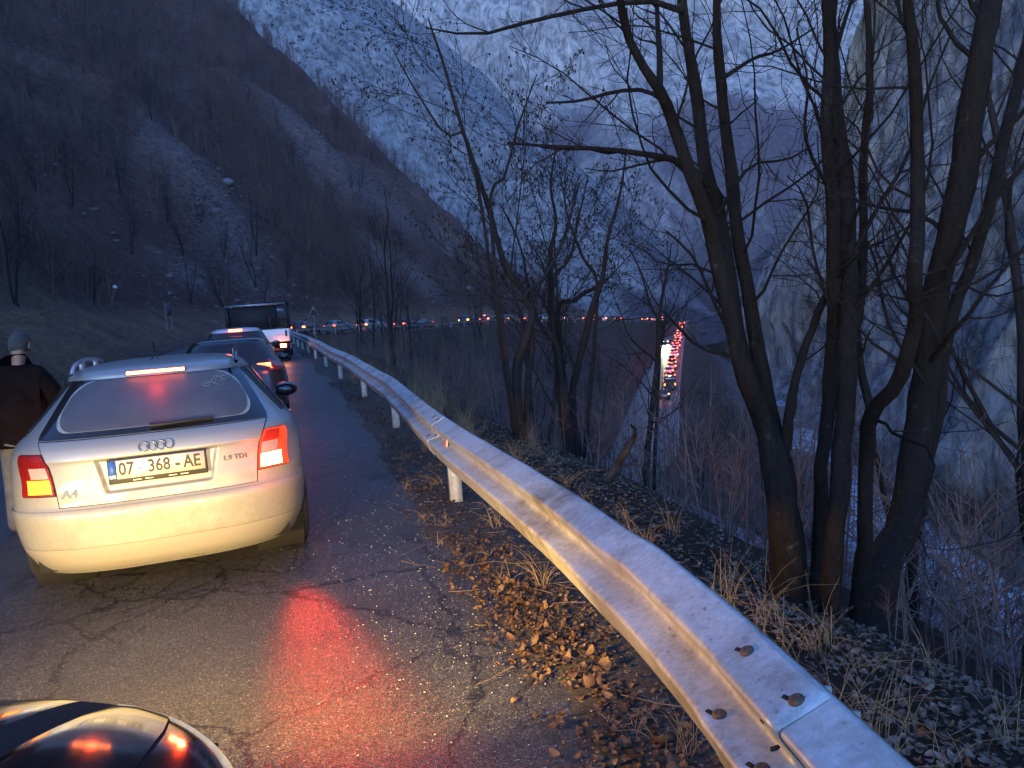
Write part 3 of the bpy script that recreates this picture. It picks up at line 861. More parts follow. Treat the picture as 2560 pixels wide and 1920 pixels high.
    win = patch(sh, 'rear_window', M_GLASS, root, U, Z, .004, .010)
    def corner(z, z0, z1, r):       # rounded corners of the dusted area
        a = max(0, r - (z - z0)); b = max(0, r - (z1 - z)); return r - math.sqrt(max(0, r * r - max(a, b) ** 2))
    for nm, mt, z0, z1, ins, off in (('dust_rim', M_DUSTP, 1.034, 1.316, .055, .0052), ('dusty_pane', M_DUST, 1.036, 1.317, .062, .0062)):
        zz = z0 + (z1 - z0) * (0.5 - 0.5 * np.cos(np.linspace(0, np.pi, 30)))
        U, Z = rear_uz(sh, zz, lambda z: -(xg(z) - ins - corner(z, z0, z1, .10 if nm != 'dusty_pane' else .125)), lambda z: xg(z) - ins - corner(z, z0, z1, .10 if nm != 'dusty_pane' else .125), 40)
        patch(sh, nm, mt, win, U, Z, off, .001)
    # window sticker: outline of a diamond with a small house, oval at its left
    st = M_DUSTP
    pts = []
    def out(P, r=.0022):
        Q = []
        for x, z in P:
            u = sh.ux(np.array(x), np.array(z)); Q.append(sh.P(u, z) + sh.normal(np.array([u]), np.array([z]))[0] * .0085)
        return tube(np.array(Q), r, 4)
    a = np.linspace(0, 2 * np.pi, 25)
    sx, sz = .375, 1.247
    pieces = [out([(sx - .072 + .022 * math.cos(t), sz - .012 + .014 * math.sin(t)) for t in a])]
    pieces.append(out([(sx - .083, sz - .012), (sx - .060, sz - .010)]))
    pieces.append(out([(sx - .045, sz), (sx - .02, sz + .026), (sx + .018, sz + .022), (sx + .052, sz + .03), (sx + .072, sz + .006), (sx + .02, sz - .036), (sx - .045, sz)]))
    for k in range(3): pieces.append(out([(sx + .008 + [-.022, 0, .022][k] + .014 * math.cos(t), sz + .022 + [0, .018, 0][k] + .010 * math.sin(t)) for t in a], .0015))
    for k in range(5): pieces.append(out([(sx - .018 + k * .015, sz - .008), (sx - .012 + k * .015, sz + .008)], .0022))
    np_obj('window_sticker', *join(pieces), st, win)
    # wiper
    q = [sh.P(sh.ux(np.array(x), np.array(z)), z) + np.array([0, -.022, .010]) for x, z in ((-.03, 1.030), (.06, 1.030), (.18, 1.034), (.33, 1.038))]
    wp = np_obj('rear_wiper', *tube(np.array(q), [.020, .016, .013, .009], 8), M_BLACKP, root)
    np_obj('wiper_blade', *tube(np.array(q)[1:] + np.array([0, .008, -.012]), .006, 5), M_BLACKP, wp)
    # brake bar under the roof edge
    zb = np.linspace(1.336, 1.356, 4)
    U, Z = rear_uz(sh, zb, const(-.182), const(.182), 24)
    bb = patch(sh, 'brake_light_bar', M_LENS_R, root, U, Z, .010, .02)
    U, Z = rear_uz(sh, np.linspace(1.3405, 1.3515, 3), const(-.174), const(.174), 24)
    patch(sh, 'light_strip', E_BRAKE2, bb, U, Z, .013, .004)
    # tail lamps, wrapped round the corners
    for sg in (-1, 1):
        zt = np.linspace(.695, .930, 18)
        xin = lambda z: float(np.interp(z, [.695, .80, .86, .93], [.562, .574, .586, .622]))
        yo = lambda z: float(np.interp(z, [.695, .80, .93], [.245, .26, .29]))
        U, Z = wrap_uz(sh, np.linspace(.688, .937, 10), lambda z: xin(min(max(z, .695), .93)) - .006, lambda z: yo(z) + .006, 22, sg)
        patch(sh, 'seal', M_SEAL, root, U, Z, .002)
        U, Z = wrap_uz(sh, zt, xin, yo, 26, sg)
        lamp = patch(sh, 'tail_lamp', E_RED if sg > 0 else M_LENS_R, root, U, Z, .012, .02)
        if sg > 0: lamp['label'] = 'brightly lit right tail lamp'
        for nm, mt, z0, z1, k in (('lamp_top', M_LENS_R if sg < 0 else E_DIM, .865, .922, .6), ('lamp_clear', M_LENS_C, .795, .860, .55), ('lamp_bright', E_HOT if sg > 0 else E_AMBER, .705, .788, .72)):
            zz = np.linspace(z0, z1, 6)
            xo = lambda z: xin(z) + .012
            a = np.array([float(sh.ux(np.array(xo(z)), np.array(z))) for z in zz]); b = np.array([float(sh.uy(np.array(yo(z)), np.array(z))) for z in zz])
            f2 = np.linspace(0, k, 16)[None]
            patch(sh, nm, mt, lamp, sg * (a[:, None] * (1 - f2) + b[:, None] * f2), np.repeat(zz[:, None], 16, 1), .0155, .006)
    # side glass, mirrors, doors, rails, antenna
    for sg in (-1, 1):
        zz = np.linspace(1.018, 1.322, 14)
        yb = lerp(1.018, .50, 1.322, .82); ye = lerp(1.018, 3.02, 1.322, 2.15)
        U, Z = side_uz(sh, zz, yb, ye, 40, sg)
        sw = patch(sh, 'window_trim', M_BLACKP, root, U, Z, .003, .008)
        for a0, a1 in ((.03, .245), (.265, .585), (.61, .965)):
            zz2 = np.linspace(1.034, 1.308, 10)
            U, Z = side_uz(sh, zz2, lambda z: yb(z) + (ye(z) - yb(z)) * a0 + .02, lambda z: yb(z) + (ye(z) - yb(z)) * a1, 16, sg)
            patch(sh, 'side_window', M_GLASS, sw, U, Z, .006, .004)
        for yd in (1.52, 2.48, 3.30):
            zz2 = np.linspace(.33 if yd > 1.6 else .66, 1.0, 20)
            U, Z = side_uz(sh, zz2, const(yd), const(yd + .006), 2, sg)
            patch(sh, 'door_gap', M_SEAL, root, U, Z, .0015, .004)
        for yd in (1.62, 2.58):
            p = sh.P(sh.uy(np.array(yd), np.array(.885)), .885) * np.array([sg, 1, 1])
            o = np_obj('door_handle', *tube([p + (0, 0, 0), p + (sg * .03, .02, 0), p + (sg * .03, .16, 0), p + (0, .19, 0)], .011, 6), P_SILVER, root)
        V, F = lathe([(-.095, .001), (-.092, .045), (-.06, .068), (0, .076), (.06, .066), (.10, .04), (.115, .001)], 18)
        V = V * np.array([1.0, 1.15, .92])
        mir = np_obj('wing_mirror', V + np.array([sg * .935, 2.70, 1.0]), F, P_DARK, root)
        a = np.linspace(0, 2 * np.pi, 24, endpoint=False)
        Vg = np.stack([sg * .935 + .095 * np.cos(a), np.full(24, 2.615) + .0, 1.0 + .058 * np.sin(a)], 1)
        Vg = np.vstack([Vg + (0, .03, 0), Vg, [[sg * .935, 2.612, 1.0]]])
        i = np.arange(24); j = (i + 1) % 24
        Fg = np.vstack([np.stack([i, j, 24 + j, 24 + i], 1), np.stack([24 + i, 24 + j, np.full(24, 48), np.full(24, 48)], 1)])
        np_obj('mirror_glass', Vg, Fg, M_GLASS, mir)
        np_obj('mirror_stalk', *tube([(sg * .80, 2.78, .96), (sg * .88, 2.74, .965)], .03, 8), P_DARK, mir)
        rp = catmull([(sg * .505, .72, 1.365), (sg * .505, .80, 1.405), (sg * .508, 1.0, 1.437), (sg * .512, 1.5, 1.452), (sg * .51, 2.0, 1.428), (sg * .505, 2.12, 1.385)], 26)
        ra = np_obj('roof_rail', *tube(rp, .014, 7), P_DARK if sg > 0 else P_GREY, root)
        for yk in (1.15, 1.75):
            np_obj('rail_foot', *box(sg * .505, yk, 1.41, .025, .10, .06), P_GREY, ra, False)
        for yw in W: add_wheel(root, sg * .785, yw, .315, .205, M_RUBBER, M_RIM, sg)
        for yw in W:
            a = np.linspace(-.15, math.pi + .15, 30); pts = []
            for t in a:
                y, z = yw + .366 * math.cos(t), max(.24, .31 + .366 * math.sin(t))
                pts.append(sh.P(sh.uy(np.array(y), np.array(z)), z) * np.array([sg, 1, 1]))
            np_obj('wheel_arch', *tube(np.array(pts), .013, 6), P_SILVER, root)
            V, F = lathe([(-.22, .001), (-.22, .37), (.10, .37)], 24)
            np_obj('wheel_well', V * np.array([sg, 1, 1]) + np.array([sg * .74, yw, .31]), F, M_SEAL, root)
    zr = 1.4205
    np_obj('antenna', *join([tube([(-.055, 1.02, 1.41), (-.03, 1.10, 1.475), (-.005, 1.02, 1.41)], .006, 5), tube([(-.03, 1.10, 1.475), (-.03, 1.00, 1.545)], [.005, .003], 5), box(-.03, 1.03, 1.412, .07, .06, .012)]), M_BLACKP, root)
    U, Z = front_uz(sh, np.linspace(1.03, 1.33, 10), lambda z: -float(np.interp(z, [1.03, 1.33], [.68, .5])), lambda z: float(np.interp(z, [1.03, 1.33], [.68, .5])), 24)
    patch(sh, 'windscreen', M_GLASS, root, U, Z, .004, .008)
    for sg in (-1, 1):
        U, Z = front_uz(sh, np.linspace(.62, .74, 6), const(sg * .45), const(sg * .78), 10)
        patch(sh, 'headlamp', M_LENS_C, root, U, Z, .006, .01)
    # the lamps light the road behind and the car's own bumper
    for x, z, e in ((.72, .74, 0.8), (0, 1.345, .25)):
        ld = bpy.data.lights.new('lamp_light', 'POINT'); ld.color = (1.0, .06, .02); ld.energy = e; ld.shadow_soft_size = .05
        lo = bpy.data.objects.new('lamp_light', ld); lo.location = (x, -.12 if z < 1 else .50, z); link(lo, root)
    ld = bpy.data.lights.new('brake_beam', 'SPOT'); ld.color = (1.0, .05, .012); ld.energy = 34; ld.spot_size = rad(112); ld.spot_blend = 1.0; ld.shadow_soft_size = .05
    lo = bpy.data.objects.new('brake_beam', ld); lo.location = (.74, -.06, .76); lo.rotation_euler = Vector((.0, -1, -.66)).to_track_quat('-Z', 'Y').to_euler(); lo.scale = (.17, 1, 1); link(lo, root)
    return root

def thing_part(name, VF, mat, parent, mtx):
    o = np_obj(name, VF[0], VF[1], mat, parent, False); o.data.transform(mtx); return o
make_estate()

# ------------------------------------------------------------------ simpler cars
def make_car(name, label, group, pm, loc, rotz, L=4.2, W=.86, Hh=1.46, kind='hatch', detail=1.0, tail=E_AMBER, third=E_BRAKE2, head=False, cat='car', z_tail=.86, big=1.0):
    k = Hh / 1.46; w = W / .86
    if kind == 'hatch':
        rows = [(.20, .76, .12, L - .16), (.30, .82, .04, L - .08), (.45, .855, .0, L - .02), (.56, .862, .0, L), (.66, .862, .035, L - .04), (.76, .858, .05, L - .20), (.86, .845, .06, L - .50), (.94, .82, .10, L - .86),
                (1.0, .78, .15, L - 1.05), (1.15, .70, .27, L - 1.45), (1.28, .63, .38, L - 1.85), (1.37, .575, .46, L - 2.12), (1.40, .55, .47, L - 2.22), (1.42, .51, .52, L - 2.3), (1.445, .40, .70, L - 2.42), (1.46, .2, 1.0, L - 2.6)]
    else:       # saloon with a boot
        rows = [(.20, .76, .12, L - .16), (.30, .82, .04, L - .08), (.45, .855, .0, L - .02), (.56, .862, .0, L), (.66, .862, .03, L - .04), (.76, .858, .04, L - .20), (.86, .845, .05, L - .50), (.93, .82, .12, L - .80), (.965, .80, .52, L - .95),
                (1.0, .76, .72, L - 1.05), (1.15, .69, .98, L - 1.45), (1.28, .62, 1.2, L - 1.85), (1.36, .56, 1.42, L - 2.12), (1.40, .48, 1.6, L - 2.22), (1.43, .3, 1.8, L - 2.3)]
    rows = [(z * k, a * w, b, c) for z, a, b, c in rows]
    sh = Shape(rows)
    root = thing(name, label, cat, loc, rotz, group)
    Wh = (.82, L - .86)
    nd = lambda n: max(6, int(n * detail))
    V, F = body_mesh(sh, Wh, belt=.98 * k, nu=(nd(20), nd(40), nd(18)), nz=(nd(16), nd(18)), arch=.345, hub=.30)
    np_obj('body', V, F, pm, root)
    np_obj('underbody', *box(0, L / 2, .42, 1.36 * w, L - .5, .42), M_SEAL, root, False)
    zg0, zg1 = 1.0 * k, 1.345 * k
    hw = lambda z: float(sh.dims(np.array(z))[0]) * .86
    U, Z = rear_uz(sh, np.linspace(zg0, zg1, 8), lambda z: -hw(z), hw, nd(20)); patch(sh, 'rear_window', M_GLASS, root, U, Z, .004, .008)
    U, Z = front_uz(sh, np.linspace(zg0, zg1, 8), lambda z: -hw(z), hw, nd(16)); patch(sh, 'windscreen', M_GLASS, root, U, Z, .004, .008)
    for sg in (-1, 1):
        yb = (lambda z: .34 + (z - zg0) * .7) if kind == 'hatch' else (lambda z: .95 + (z - zg0) * 1.4)
        ye = lambda z: L - 1.2 - (z - zg0) * 2.9
        U, Z = side_uz(sh, np.linspace(zg0 + .01, zg1, 8), yb, ye, nd(20), sg); patch(sh, 'side_window', M_GLASS, root, U, Z, .004, .008)
        U, Z = wrap_uz(sh, np.linspace(z_tail - .10, z_tail + .09, 6), lambda z: .56 * w, const(.30), nd(10), sg)
        lamp = patch(sh, 'tail_lamp', M_LENS_R, root, U, Z, .008, .012)
        U, Z = wrap_uz(sh, np.linspace(z_tail - .045 - .03 * big, z_tail - .02 + .05 * big, 4), lambda z: .60 * w, const(.08 + .12 * big), nd(8), sg)
        patch(sh, 'lamp_bulb', tail, lamp, U, Z, .012, .006)
        U, Z = front_uz(sh, np.linspace(.62 * k, .76 * k, 4), const(sg * .42 * w), const(sg * .76 * w), nd(8))
        patch(sh, 'headlamp', E_HEAD if head else M_LENS_C, root, U, Z, .006, .01)
        for yw in Wh: add_wheel(root, sg * (W - .115), yw, .30, .19, M_RUBBER, M_RIM, sg)
        V, F = lathe([(-.09, .001), (-.08, .045), (0, .072), (.08, .05), (.10, .001)], 12)
        np_obj('wing_mirror', V * np.array([1, 1.1, .9]) + np.array([sg * (W + .07), L - 1.62, 1.0 * k]), F, P_DARK, root)
    if third is not None:
        zt = 1.385 * k if kind == 'hatch' else 1.30 * k
        U, Z = rear_uz(sh, np.linspace(zt - .02, zt + .02, 3), const(-.15), const(.15), 8); patch(sh, 'brake_light_bar', third, root, U, Z, .012, .02)
    np_obj('number_plate', *box(0, .0, .62 * k, .52, .03, .11), M_PLATE, root, False)
    return root, sh

YAW = lambda t: math.atan2(-t[0], t[1])
def rail_at(Y):
    i = int(np.argmin(np.abs(RAIL[:, 1] - Y) + (np.arange(len(RAIL)) > len(RAIL) * .9) * 0)); return i
def queue_spot(s, d=-2.05):
    i = s; p = RAIL[i] + RN[i] * d; return p, YAW(RT[i])

def lamp_light(parent, loc, color, energy, size=.08):
    ld = bpy.data.lights.new('lamp_light', 'POINT'); ld.color = color; ld.energy = energy; ld.shadow_soft_size = size
    lo = bpy.data.objects.new('lamp_light', ld); lo.location = loc; link(lo, parent); return lo

# dark estate ahead of the silver one, pale hatchback beyond
r2, _ = make_car('dark_car', 'dark car with red brake lights hidden behind the silver estate', 'cars queueing on the near road', P_DARK, (-4.33, 11.9, .10), rad(19), 4.3, .87, 1.42, 'hatch', 1.2, E_BRAKE, None, z_tail=.95, big=.7)
lamp_light(r2, (.7, -.2, 1.0), (1, .05, .02), .8)
r3, _ = make_car('pale_hatchback', 'pale grey hatchback with brake bar lit just behind the white truck', 'cars queueing on the near road', P_GREY, (-6.35, 18.0, .26), rad(17.5), 4.1, .86, 1.47, 'hatch', 1.2, E_AMBER, E_BRAKE)
lamp_light(r3, (0, .2, 1.44), (1, .05, .02), 1.0)

# own car: only its bonnet and right wing reach into the picture
def make_own():
    L = 4.25
    rows = [(.20, .78, .10, L - .20), (.30, .84, .04, L - .10), (.45, .885, .0, L - .03), (.56, .89, .0, L), (.62, .89, .03, L - .02), (.675, .888, .04, L - .05), (.725, .884, .05, L - .115), (.768, .876, .06, L - .225),
            (.804, .866, .07, L - .345), (.834, .852, .08, L - .465), (.860, .838, .085, L - .59), (.884, .822, .09, L - .73), (.910, .81, .10, L - .93), (.94, .80, .11, L - 1.16),
            (1.0, .78, .15, L - 1.28), (1.15, .70, .27, L - 1.6), (1.28, .63, .38, L - 1.95), (1.37, .575, .46, L - 2.2), (1.42, .51, .52, L - 2.4), (1.45, .40, .70, L - 2.5), (1.47, .2, 1.0, L - 2.7)]
    sh = Shape(rows, bf=.95, nf=2.35)
    root = thing('black_car', 'glossy black car whose bonnet and right wing reach in at the bottom left corner', 'car', (0, 0, 0), 0, 'cars queueing on the near road')
    h = rad(7.0)
    fx, fy = -1.46, 1.85
    root.location = (fx + L * math.sin(h), fy - L * math.cos(h), 0)
    root.rotation_euler = (0, 0, h)
    Wh = (.85, L - .88)
    V, F = body_mesh(sh, Wh, belt=.96, nu=(16, 50, 70), nz=(60, 22)); np_obj('body', V, F, P_GLOSS, root)
    np_obj('underbody', *box(0, L / 2, .42, 1.4, L - .5, .4), M_SEAL, root, False)
    xb = lambda z: float(np.interp(z, [.70, .76, .84, .935], [.60, .655, .70, .72]))
    U, Z = front_uz(sh, np.linspace(.694, .938, 60), lambda z: -xb(z) - .006, lambda z: xb(z) + .006, 60); patch(sh, 'seal', M_SEAL, root, U, Z, .001)
    U, Z = front_uz(sh, np.linspace(.70, .935, 70), lambda z: -xb(z), xb, 90)
    def crease(P):
        return -.012 * np.exp(-((np.abs(P[..., 0]) - .46 + .10 * (L - P[..., 1])) / .05) ** 2)
    patch(sh, 'bonnet', P_GLOSS, root, U, Z, .005, .012, crease)
    for sg in (-1, 1):
        U, Z = front_uz(sh, np.linspace(.60, .70, 6), const(sg * .46), const(sg * .80), 12)
        hl = patch(sh, 'headlamp', emat('own_lamp_glow', (1.0, .72, .3), .12, (.4, .4, .38)), root, U, Z, .006, .01)
        ld = bpy.data.lights.new('headlight_beam', 'SPOT'); ld.color = (1.0, .62, .16); ld.energy = 90; ld.spot_size = rad(62); ld.spot_blend = .9; ld.shadow_soft_size = .07
        lo = bpy.data.objects.new('headlight_beam', ld); lo.location = (sg * .62, L + .06, .64)
        lo.rotation_euler = Vector((0.10 * (1 if sg > 0 else 0), 1, -.33)).to_track_quat('-Z', 'Y').to_euler(); lo.scale = (3.0, 1, 1); link(lo, root)     # dipped beam: wide, cut off just above the horizontal
        if sg > 0:                                            # added side fill warming rail and leaves, in place of unseen headlights behind
            ld = bpy.data.lights.new('added_side_fill', 'SPOT'); ld.color = (1.0, .55, .16); ld.energy = 13; ld.spot_size = rad(170); ld.spot_blend = 1.0; ld.shadow_soft_size = .08
            lo = bpy.data.objects.new('added_side_fill', ld); lo.location = (.74, L - .02, .64); lo.rotation_euler = Vector((1, .55, -.25)).to_track_quat('-Z', 'Y').to_euler(); link(lo, root)
        if sg < 0:
            ld = bpy.data.lights.new('headlight_hotspot', 'SPOT'); ld.color = (1.0, .66, .18); ld.energy = 150; ld.spot_size = rad(26); ld.spot_blend = 1.0; ld.shadow_soft_size = .07
            lo = bpy.data.objects.new('headlight_hotspot', ld); lo.location = (sg * .62, L + .06, .64)
            lo.rotation_euler = Vector((-.02, 1, -.045)).to_track_quat('-Z', 'Y').to_euler(); lo.scale = (2.6, 1, 1); link(lo, root)
        for yw in Wh: add_wheel(root, sg * .775, yw, .31, .2, M_RUBBER, M_RIM, sg)
        U, Z = side_uz(sh, np.linspace(1.0, 1.34, 8), lambda z: .34 + (z - 1) * .7, lambda z: L - 1.45 - (z - 1) * 2.6, 20, sg); patch(sh, 'side_window', M_GLASS, root, U, Z, .004, .008)
        U, Z = wrap_uz(sh, np.linspace(.76, .95, 6), lambda z: .56, const(.30), 10, sg); patch(sh, 'tail_lamp', M_LENS_R, root, U, Z, .008, .012)
    hw = lambda z: float(sh.dims(np.array(z))[0]) * .86
    U, Z = front_uz(sh, np.linspace(1.0, 1.34, 8), lambda z: -hw(z), hw, 24); patch(sh, 'windscreen', M_GLASS, root, U, Z, .004, .008)
    U, Z = rear_uz(sh, np.linspace(1.0, 1.34, 8), lambda z: -hw(z), hw, 20); patch(sh, 'rear_window', M_GLASS, root, U, Z, .004, .008)
    U, Z = front_uz(sh, np.linspace(.34, .56, 6), const(-.42), const(.42), 16); patch(sh, 'grille', M_BLACKP, root, U, Z, .005, .01)
    return root
make_own()

# flatbed truck with a dark canopy
def make_truck():
    p, a = np.array([-8.65, 26.8, .50]), rad(14)
    root = thing('flatbed_truck', 'small truck with white tailgate under a black canopy frame', 'truck', p, a)
    M_CANV = pmat('dark_canvas', (0.014, 0.012, 0.014), .8, bump=.4, bscale=12)
    M_FRM = pmat('black_frame', (0.010, 0.010, 0.011), .5)
    np_obj('bed', *box(0, 1.9, .68, 2.06, 3.7, .10), M_FRM, root, False)
    tg = bevel(np_obj('tailgate', *box(0, .02, .93, 2.06, .06, .44), P_WHITE, root, False), .012)
    np_obj('tailgate_rib', *box(0, -.016, .93, 1.9, .012, .02), P_WHITE, tg, False)
    np_obj('latch', *box(.93, -.02, .98, .06, .02, .2), M_BLACKP, tg, False)
    for sg in (-1, 1):
        np_obj('side_board', *box(sg * 1.0, 1.9, .93, .05, 3.7, .44), P_WHITE, root, False)
        np_obj('canopy_post', *box(sg * .97, .06, 1.58, .10, .10, .86), M_FRM, root, False)
        np_obj('canopy_post', *box(sg * .97, 3.6, 1.58, .08, .08, .86), M_FRM, root, False)
        np_obj('side_screen', *box(sg * 1.0, 1.9, 1.58, .02, 3.5, .80), M_CANV, root, False)
    bar = np_obj('top_bar', *box(-.02, .05, 2.03, 2.0, .09, .07), M_RIM, root, False)
    for k in range(6): np_obj('bar_light', *box(-.78 + k * .29, -.004, 2.0, .03, .02, .03), M_PLATE, bar, False)
    np_obj('canopy_roof', *box(0, 1.9, 2.085, 2.06, 3.7, .03), M_CANV, root, False)
    np_obj('rear_screen', *box(-.12, .12, 1.58, 1.62, .02, .78), M_CANV, root, False)
    np_obj('cross_bar', *box(-.3, .05, 1.24, 1.2, .05, .06), M_FRM, root, False)
    np_obj('rack_stand', *join([tube([(.45, 0, 1.2), (.42, 0, 1.55), (.6, 0, 1.62)], .03, 6), tube([(.72, 0, 1.2), (.74, 0, 1.5), (.98, 0, 1.42)], .05, 6)]), M_FRM, root)
    np_obj('rear_bumper', *box(0, .02, .42, 2.0, .10, .16), M_FRM, root, False)
    for sg in (-1, 1):
        l = np_obj('tail_lamp', *box(sg * .82, -.02, .56, .34, .06, .16), M_LENS_R, root, False)
        o = np_obj('lamp_bulb', *box(sg * .80, -.055, .56, .2, .02, .12), E_HOT if sg > 0 else E_RED, l, False)
        for yw in (.9, 4.4): add_wheel(root, sg * .86, yw, .36, .24, M_RUBBER, M_RIM, sg)
    np_obj('chassis', *box(0, 2.4, .5, 1.0, 5, .2), M_FRM, root, False)
    sh = Shape([(.35, .95, 3.8, 5.5), (.8, 1.0, 3.8, 5.55), (1.1, .98, 3.8, 5.5), (1.5, .92, 3.8, 5.2), (1.9, .84, 3.82, 4.95), (2.0, .6, 3.9, 4.8), (2.02, .2, 4.1, 4.6)], br=.2, bf=.4)
    V, F = body_mesh(sh, (), belt=1.1, nu=(8, 10, 10), nz=(8, 10)); np_obj('cab', V, F, P_WHITE, root)
    lamp_light(root, (.8, -.2, .6), (1, .2, .06), 1.5)
    return root
make_truck()
# ------------------------------------------------------------------ queue on the far bend of the upper road
E_FAR = emat('far_tail_glow', (1.0, 0.06, 0.014), 9.0)
E_FARO = emat('far_orange_glow', (1.0, 0.20, 0.03), 4.0)
E_FARD = emat('far_dim_glow', (1.0, 0.06, 0.015), 1.5)
def proj(P):
    d = np.asarray(P, float) - np.array([0, 0, EYE])
    return np.array([1280 + FPX * (d @ CR) / (d @ CF), 960 - FPX * (d @ CU) / (d @ CF)])
lane = RAIL + RN * -2.05
_first = int(np.argmax(RAIL[:, 1] > 74))
_px = np.array([proj(p)[0] for p in lane[_first:]])
def lane_at(px, d=-2.05):
    i = _first + int(np.argmin(np.abs(_px - px)))
    p = RAIL[i] + RN[i] * d
    return p, YAW(RT[i])
GB = 'cars queueing round the far bend'
protos = {}
def far_car(px, paintm, kind, tail, third, label, glow=0, d=-2.05, flip=False, head=False, name='car', Hh=1.46, spot=None, group=GB):
    key = (paintm.name, kind, tail.name, third.name if third else '', head, Hh)
    if key not in protos:
        r, _ = make_car(name, label, group, paintm, (0, 0, 0), 0, 4.3, .87, Hh, kind, .42, tail, third, head, big=2.0)
        protos[key] = r; o = r
    else:
        o = copy_tree(protos[key]); o.name = name
    if spot is None: p, a = lane_at(px, d)
    else: p, a = spot
    if flip: a += math.pi; p = p + np.array([-math.sin(a), math.cos(a), 0]) * -4.0
    o.location = p; o.rotation_euler = (0, 0, a); o['label'] = label; o['group'] = group
    for ch in list(o.children):
        if ch.type == 'LIGHT': bpy.data.objects.remove(ch)
    if glow: lamp_light(o, (0, -.5, .7), (1, .07, .02), glow, .3)
    return o
far_car(742, P_DARK, 'hatch', E_FAR, None, 'dark car with red tail lamp just left of the warning sign', 6, name='dark_car')
far_car(822, P_SILVER, 'hatch', E_FARD, None, 'silver hatchback seen side on just right of the warning sign', name='silver_hatchback')
far_car(905, P_GREY, 'hatch', E_FARO, None, 'pale grey car with orange tail lamps behind the side-on silver hatchback', 5, name='grey_car')
far_car(1000, P_DARK, 'hatch', E_FAR, None, 'dark car with a pair of red lamps on the dark stretch of the bend', 5, name='dark_car')
far_car(1092, P_DARK, 'saloon', E_FARD, None, 'oncoming dark car with pale headlamps on the far bend', 0, -5.2, True, True, name='oncoming_car')
far_car(1158, P_BLUE, 'hatch', E_FARO, None, 'bluish car with one orange lamp left of the brightest brake lights', 0, name='blue_car')
far_car(1210, P_DARK, 'hatch', E_FAR, E_FAR, 'dark car with the three brightest brake lights of the far bend', 14, name='dark_car')
far_car(1262, P_SILVER, 'hatch', E_FARO, None, 'silver car with orange lamp right of the brightest brake lights', 3, name='silver_car')
far_car(1300, P_DARK, 'hatch', E_FAR, None, 'dark car with red lamps left of the forked grey trunk', 3, name='dark_car')
far_car(1345, P_WHITE, 'saloon', E_FARD, None, 'white car seen between the two thin trunks at the far bend', 0, name='white_car')
far_car(1403, P_DARK, 'saloon', E_FARO, None, 'dark car with a single orange lamp beyond the thin leaning trunk', 3, name='dark_car')
far_car(1448, P_BLUE, 'hatch', E_FAR, None, 'dark blue car with red lamps in the row before the tail cluster', 3, name='blue_car')
far_car(1484, P_DARK, 'hatch', E_FAR, E_FAR, 'dark car whose brake lights start the small red cluster on the bend', 5, name='dark_car')
far_car(1508, P_GREY, 'hatch', E_FAR, None, 'grey car in the small red cluster on the bend, right half', 3, name='grey_car')
far_car(1545, P_DARK, 'hatch', E_FARD, None, 'dark car just right of the small red cluster', 0, name='dark_car')
far_car(1612, P_DARK, 'hatch', E_FAR, None, 'dark car with red lamps near the far end of the upper road', 4, name='dark_car')
far_car(1636, P_SILVER, 'saloon', E_FARO, None, 'silver car next to the far end of the upper road', 3, name='silver_car')
far_car(1656, P_DARK, 'hatch', E_FAR, E_FAR, 'dark car farthest along the upper road', 4, name='dark_car')

GL = 'cars queueing on the lower road'
def low_spot(Y, d):
    i = int(np.argmin(np.abs(LOW[:, 1] - Y))); p = LOW[i] + LN[i] * d + np.array([0, 0, .03]); return p, YAW(LT[i])
places = ['third from its tail', 'fourth from its tail', 'fifth from its tail', 'sixth from its tail', 'seventh from its tail', 'eighth from its tail', 'ninth from its tail', 'tenth from its tail', 'eleventh from its tail', 'twelfth from its tail', 'thirteenth from its tail', 'seventh from its head', 'sixth from its head', 'fifth from its head', 'fourth from its head', 'third from its head', 'second from its head', 'at its very head']
PN = {'dark_paint': 'dark', 'white_paint': 'white', 'pale_grey_paint': 'grey', 'silver_paint': 'silver', 'dark_blue_paint': 'blue'}
far_car(0, P_DARK, 'hatch', E_FARO, None, 'dark car with amber lamp, last of the queue on the lower road', 2, name='queued_car', spot=low_spot(111, 1.2), group=GL)
Y_ = 126.5
for k, nm in enumerate(places):
    pm = (P_WHITE, P_DARK, P_GREY, P_SILVER, P_DARK, P_BLUE)[k % 6]
    far_car(0, pm, 'hatch', E_FAR, None if k % 3 == 2 else E_FAR, '%s car with red lamps in the lower road queue, %s' % (PN[pm.name], nm), 16, name='queued_car', spot=low_spot(Y_, 1.5 + .25 * math.sin(k * 2.3)), group=GL)
    Y_ += 6.4 + .12 * k
# dark van in that queue
p, a = low_spot(120.5, 1.9)
van = thing('dark_van', 'dark square-backed van second from the tail of the lower queue', 'van', p, a, GL)
sh = Shape([(.35, .9, 0, 5.0), (.9, .95, 0, 5.05), (1.5, .93, .02, 4.5), (2.0, .85, .05, 4.0), (2.15, .6, .15, 3.8), (2.17, .2, .4, 3.4)], br=.15, bf=.6, nr=6)
V, F = body_mesh(sh, (.9, 4.1), belt=1.1, nu=(8, 24, 8), nz=(8, 10)); np_obj('body', V, F, P_DARK, van)
for sg in (-1, 1):
    np_obj('tail_lamp', *box(sg * .8, -.02, 1.0, .14, .05, .3), E_FARO, van, False)
    np_obj('rear_window', *box(sg * .42, -.005, 1.55, .7, .03, .5), M_GLASS, van, False)
    for yw in (.9, 4.1): add_wheel(van, sg * .8, yw, .33, .2, M_RUBBER, M_RIM, sg)
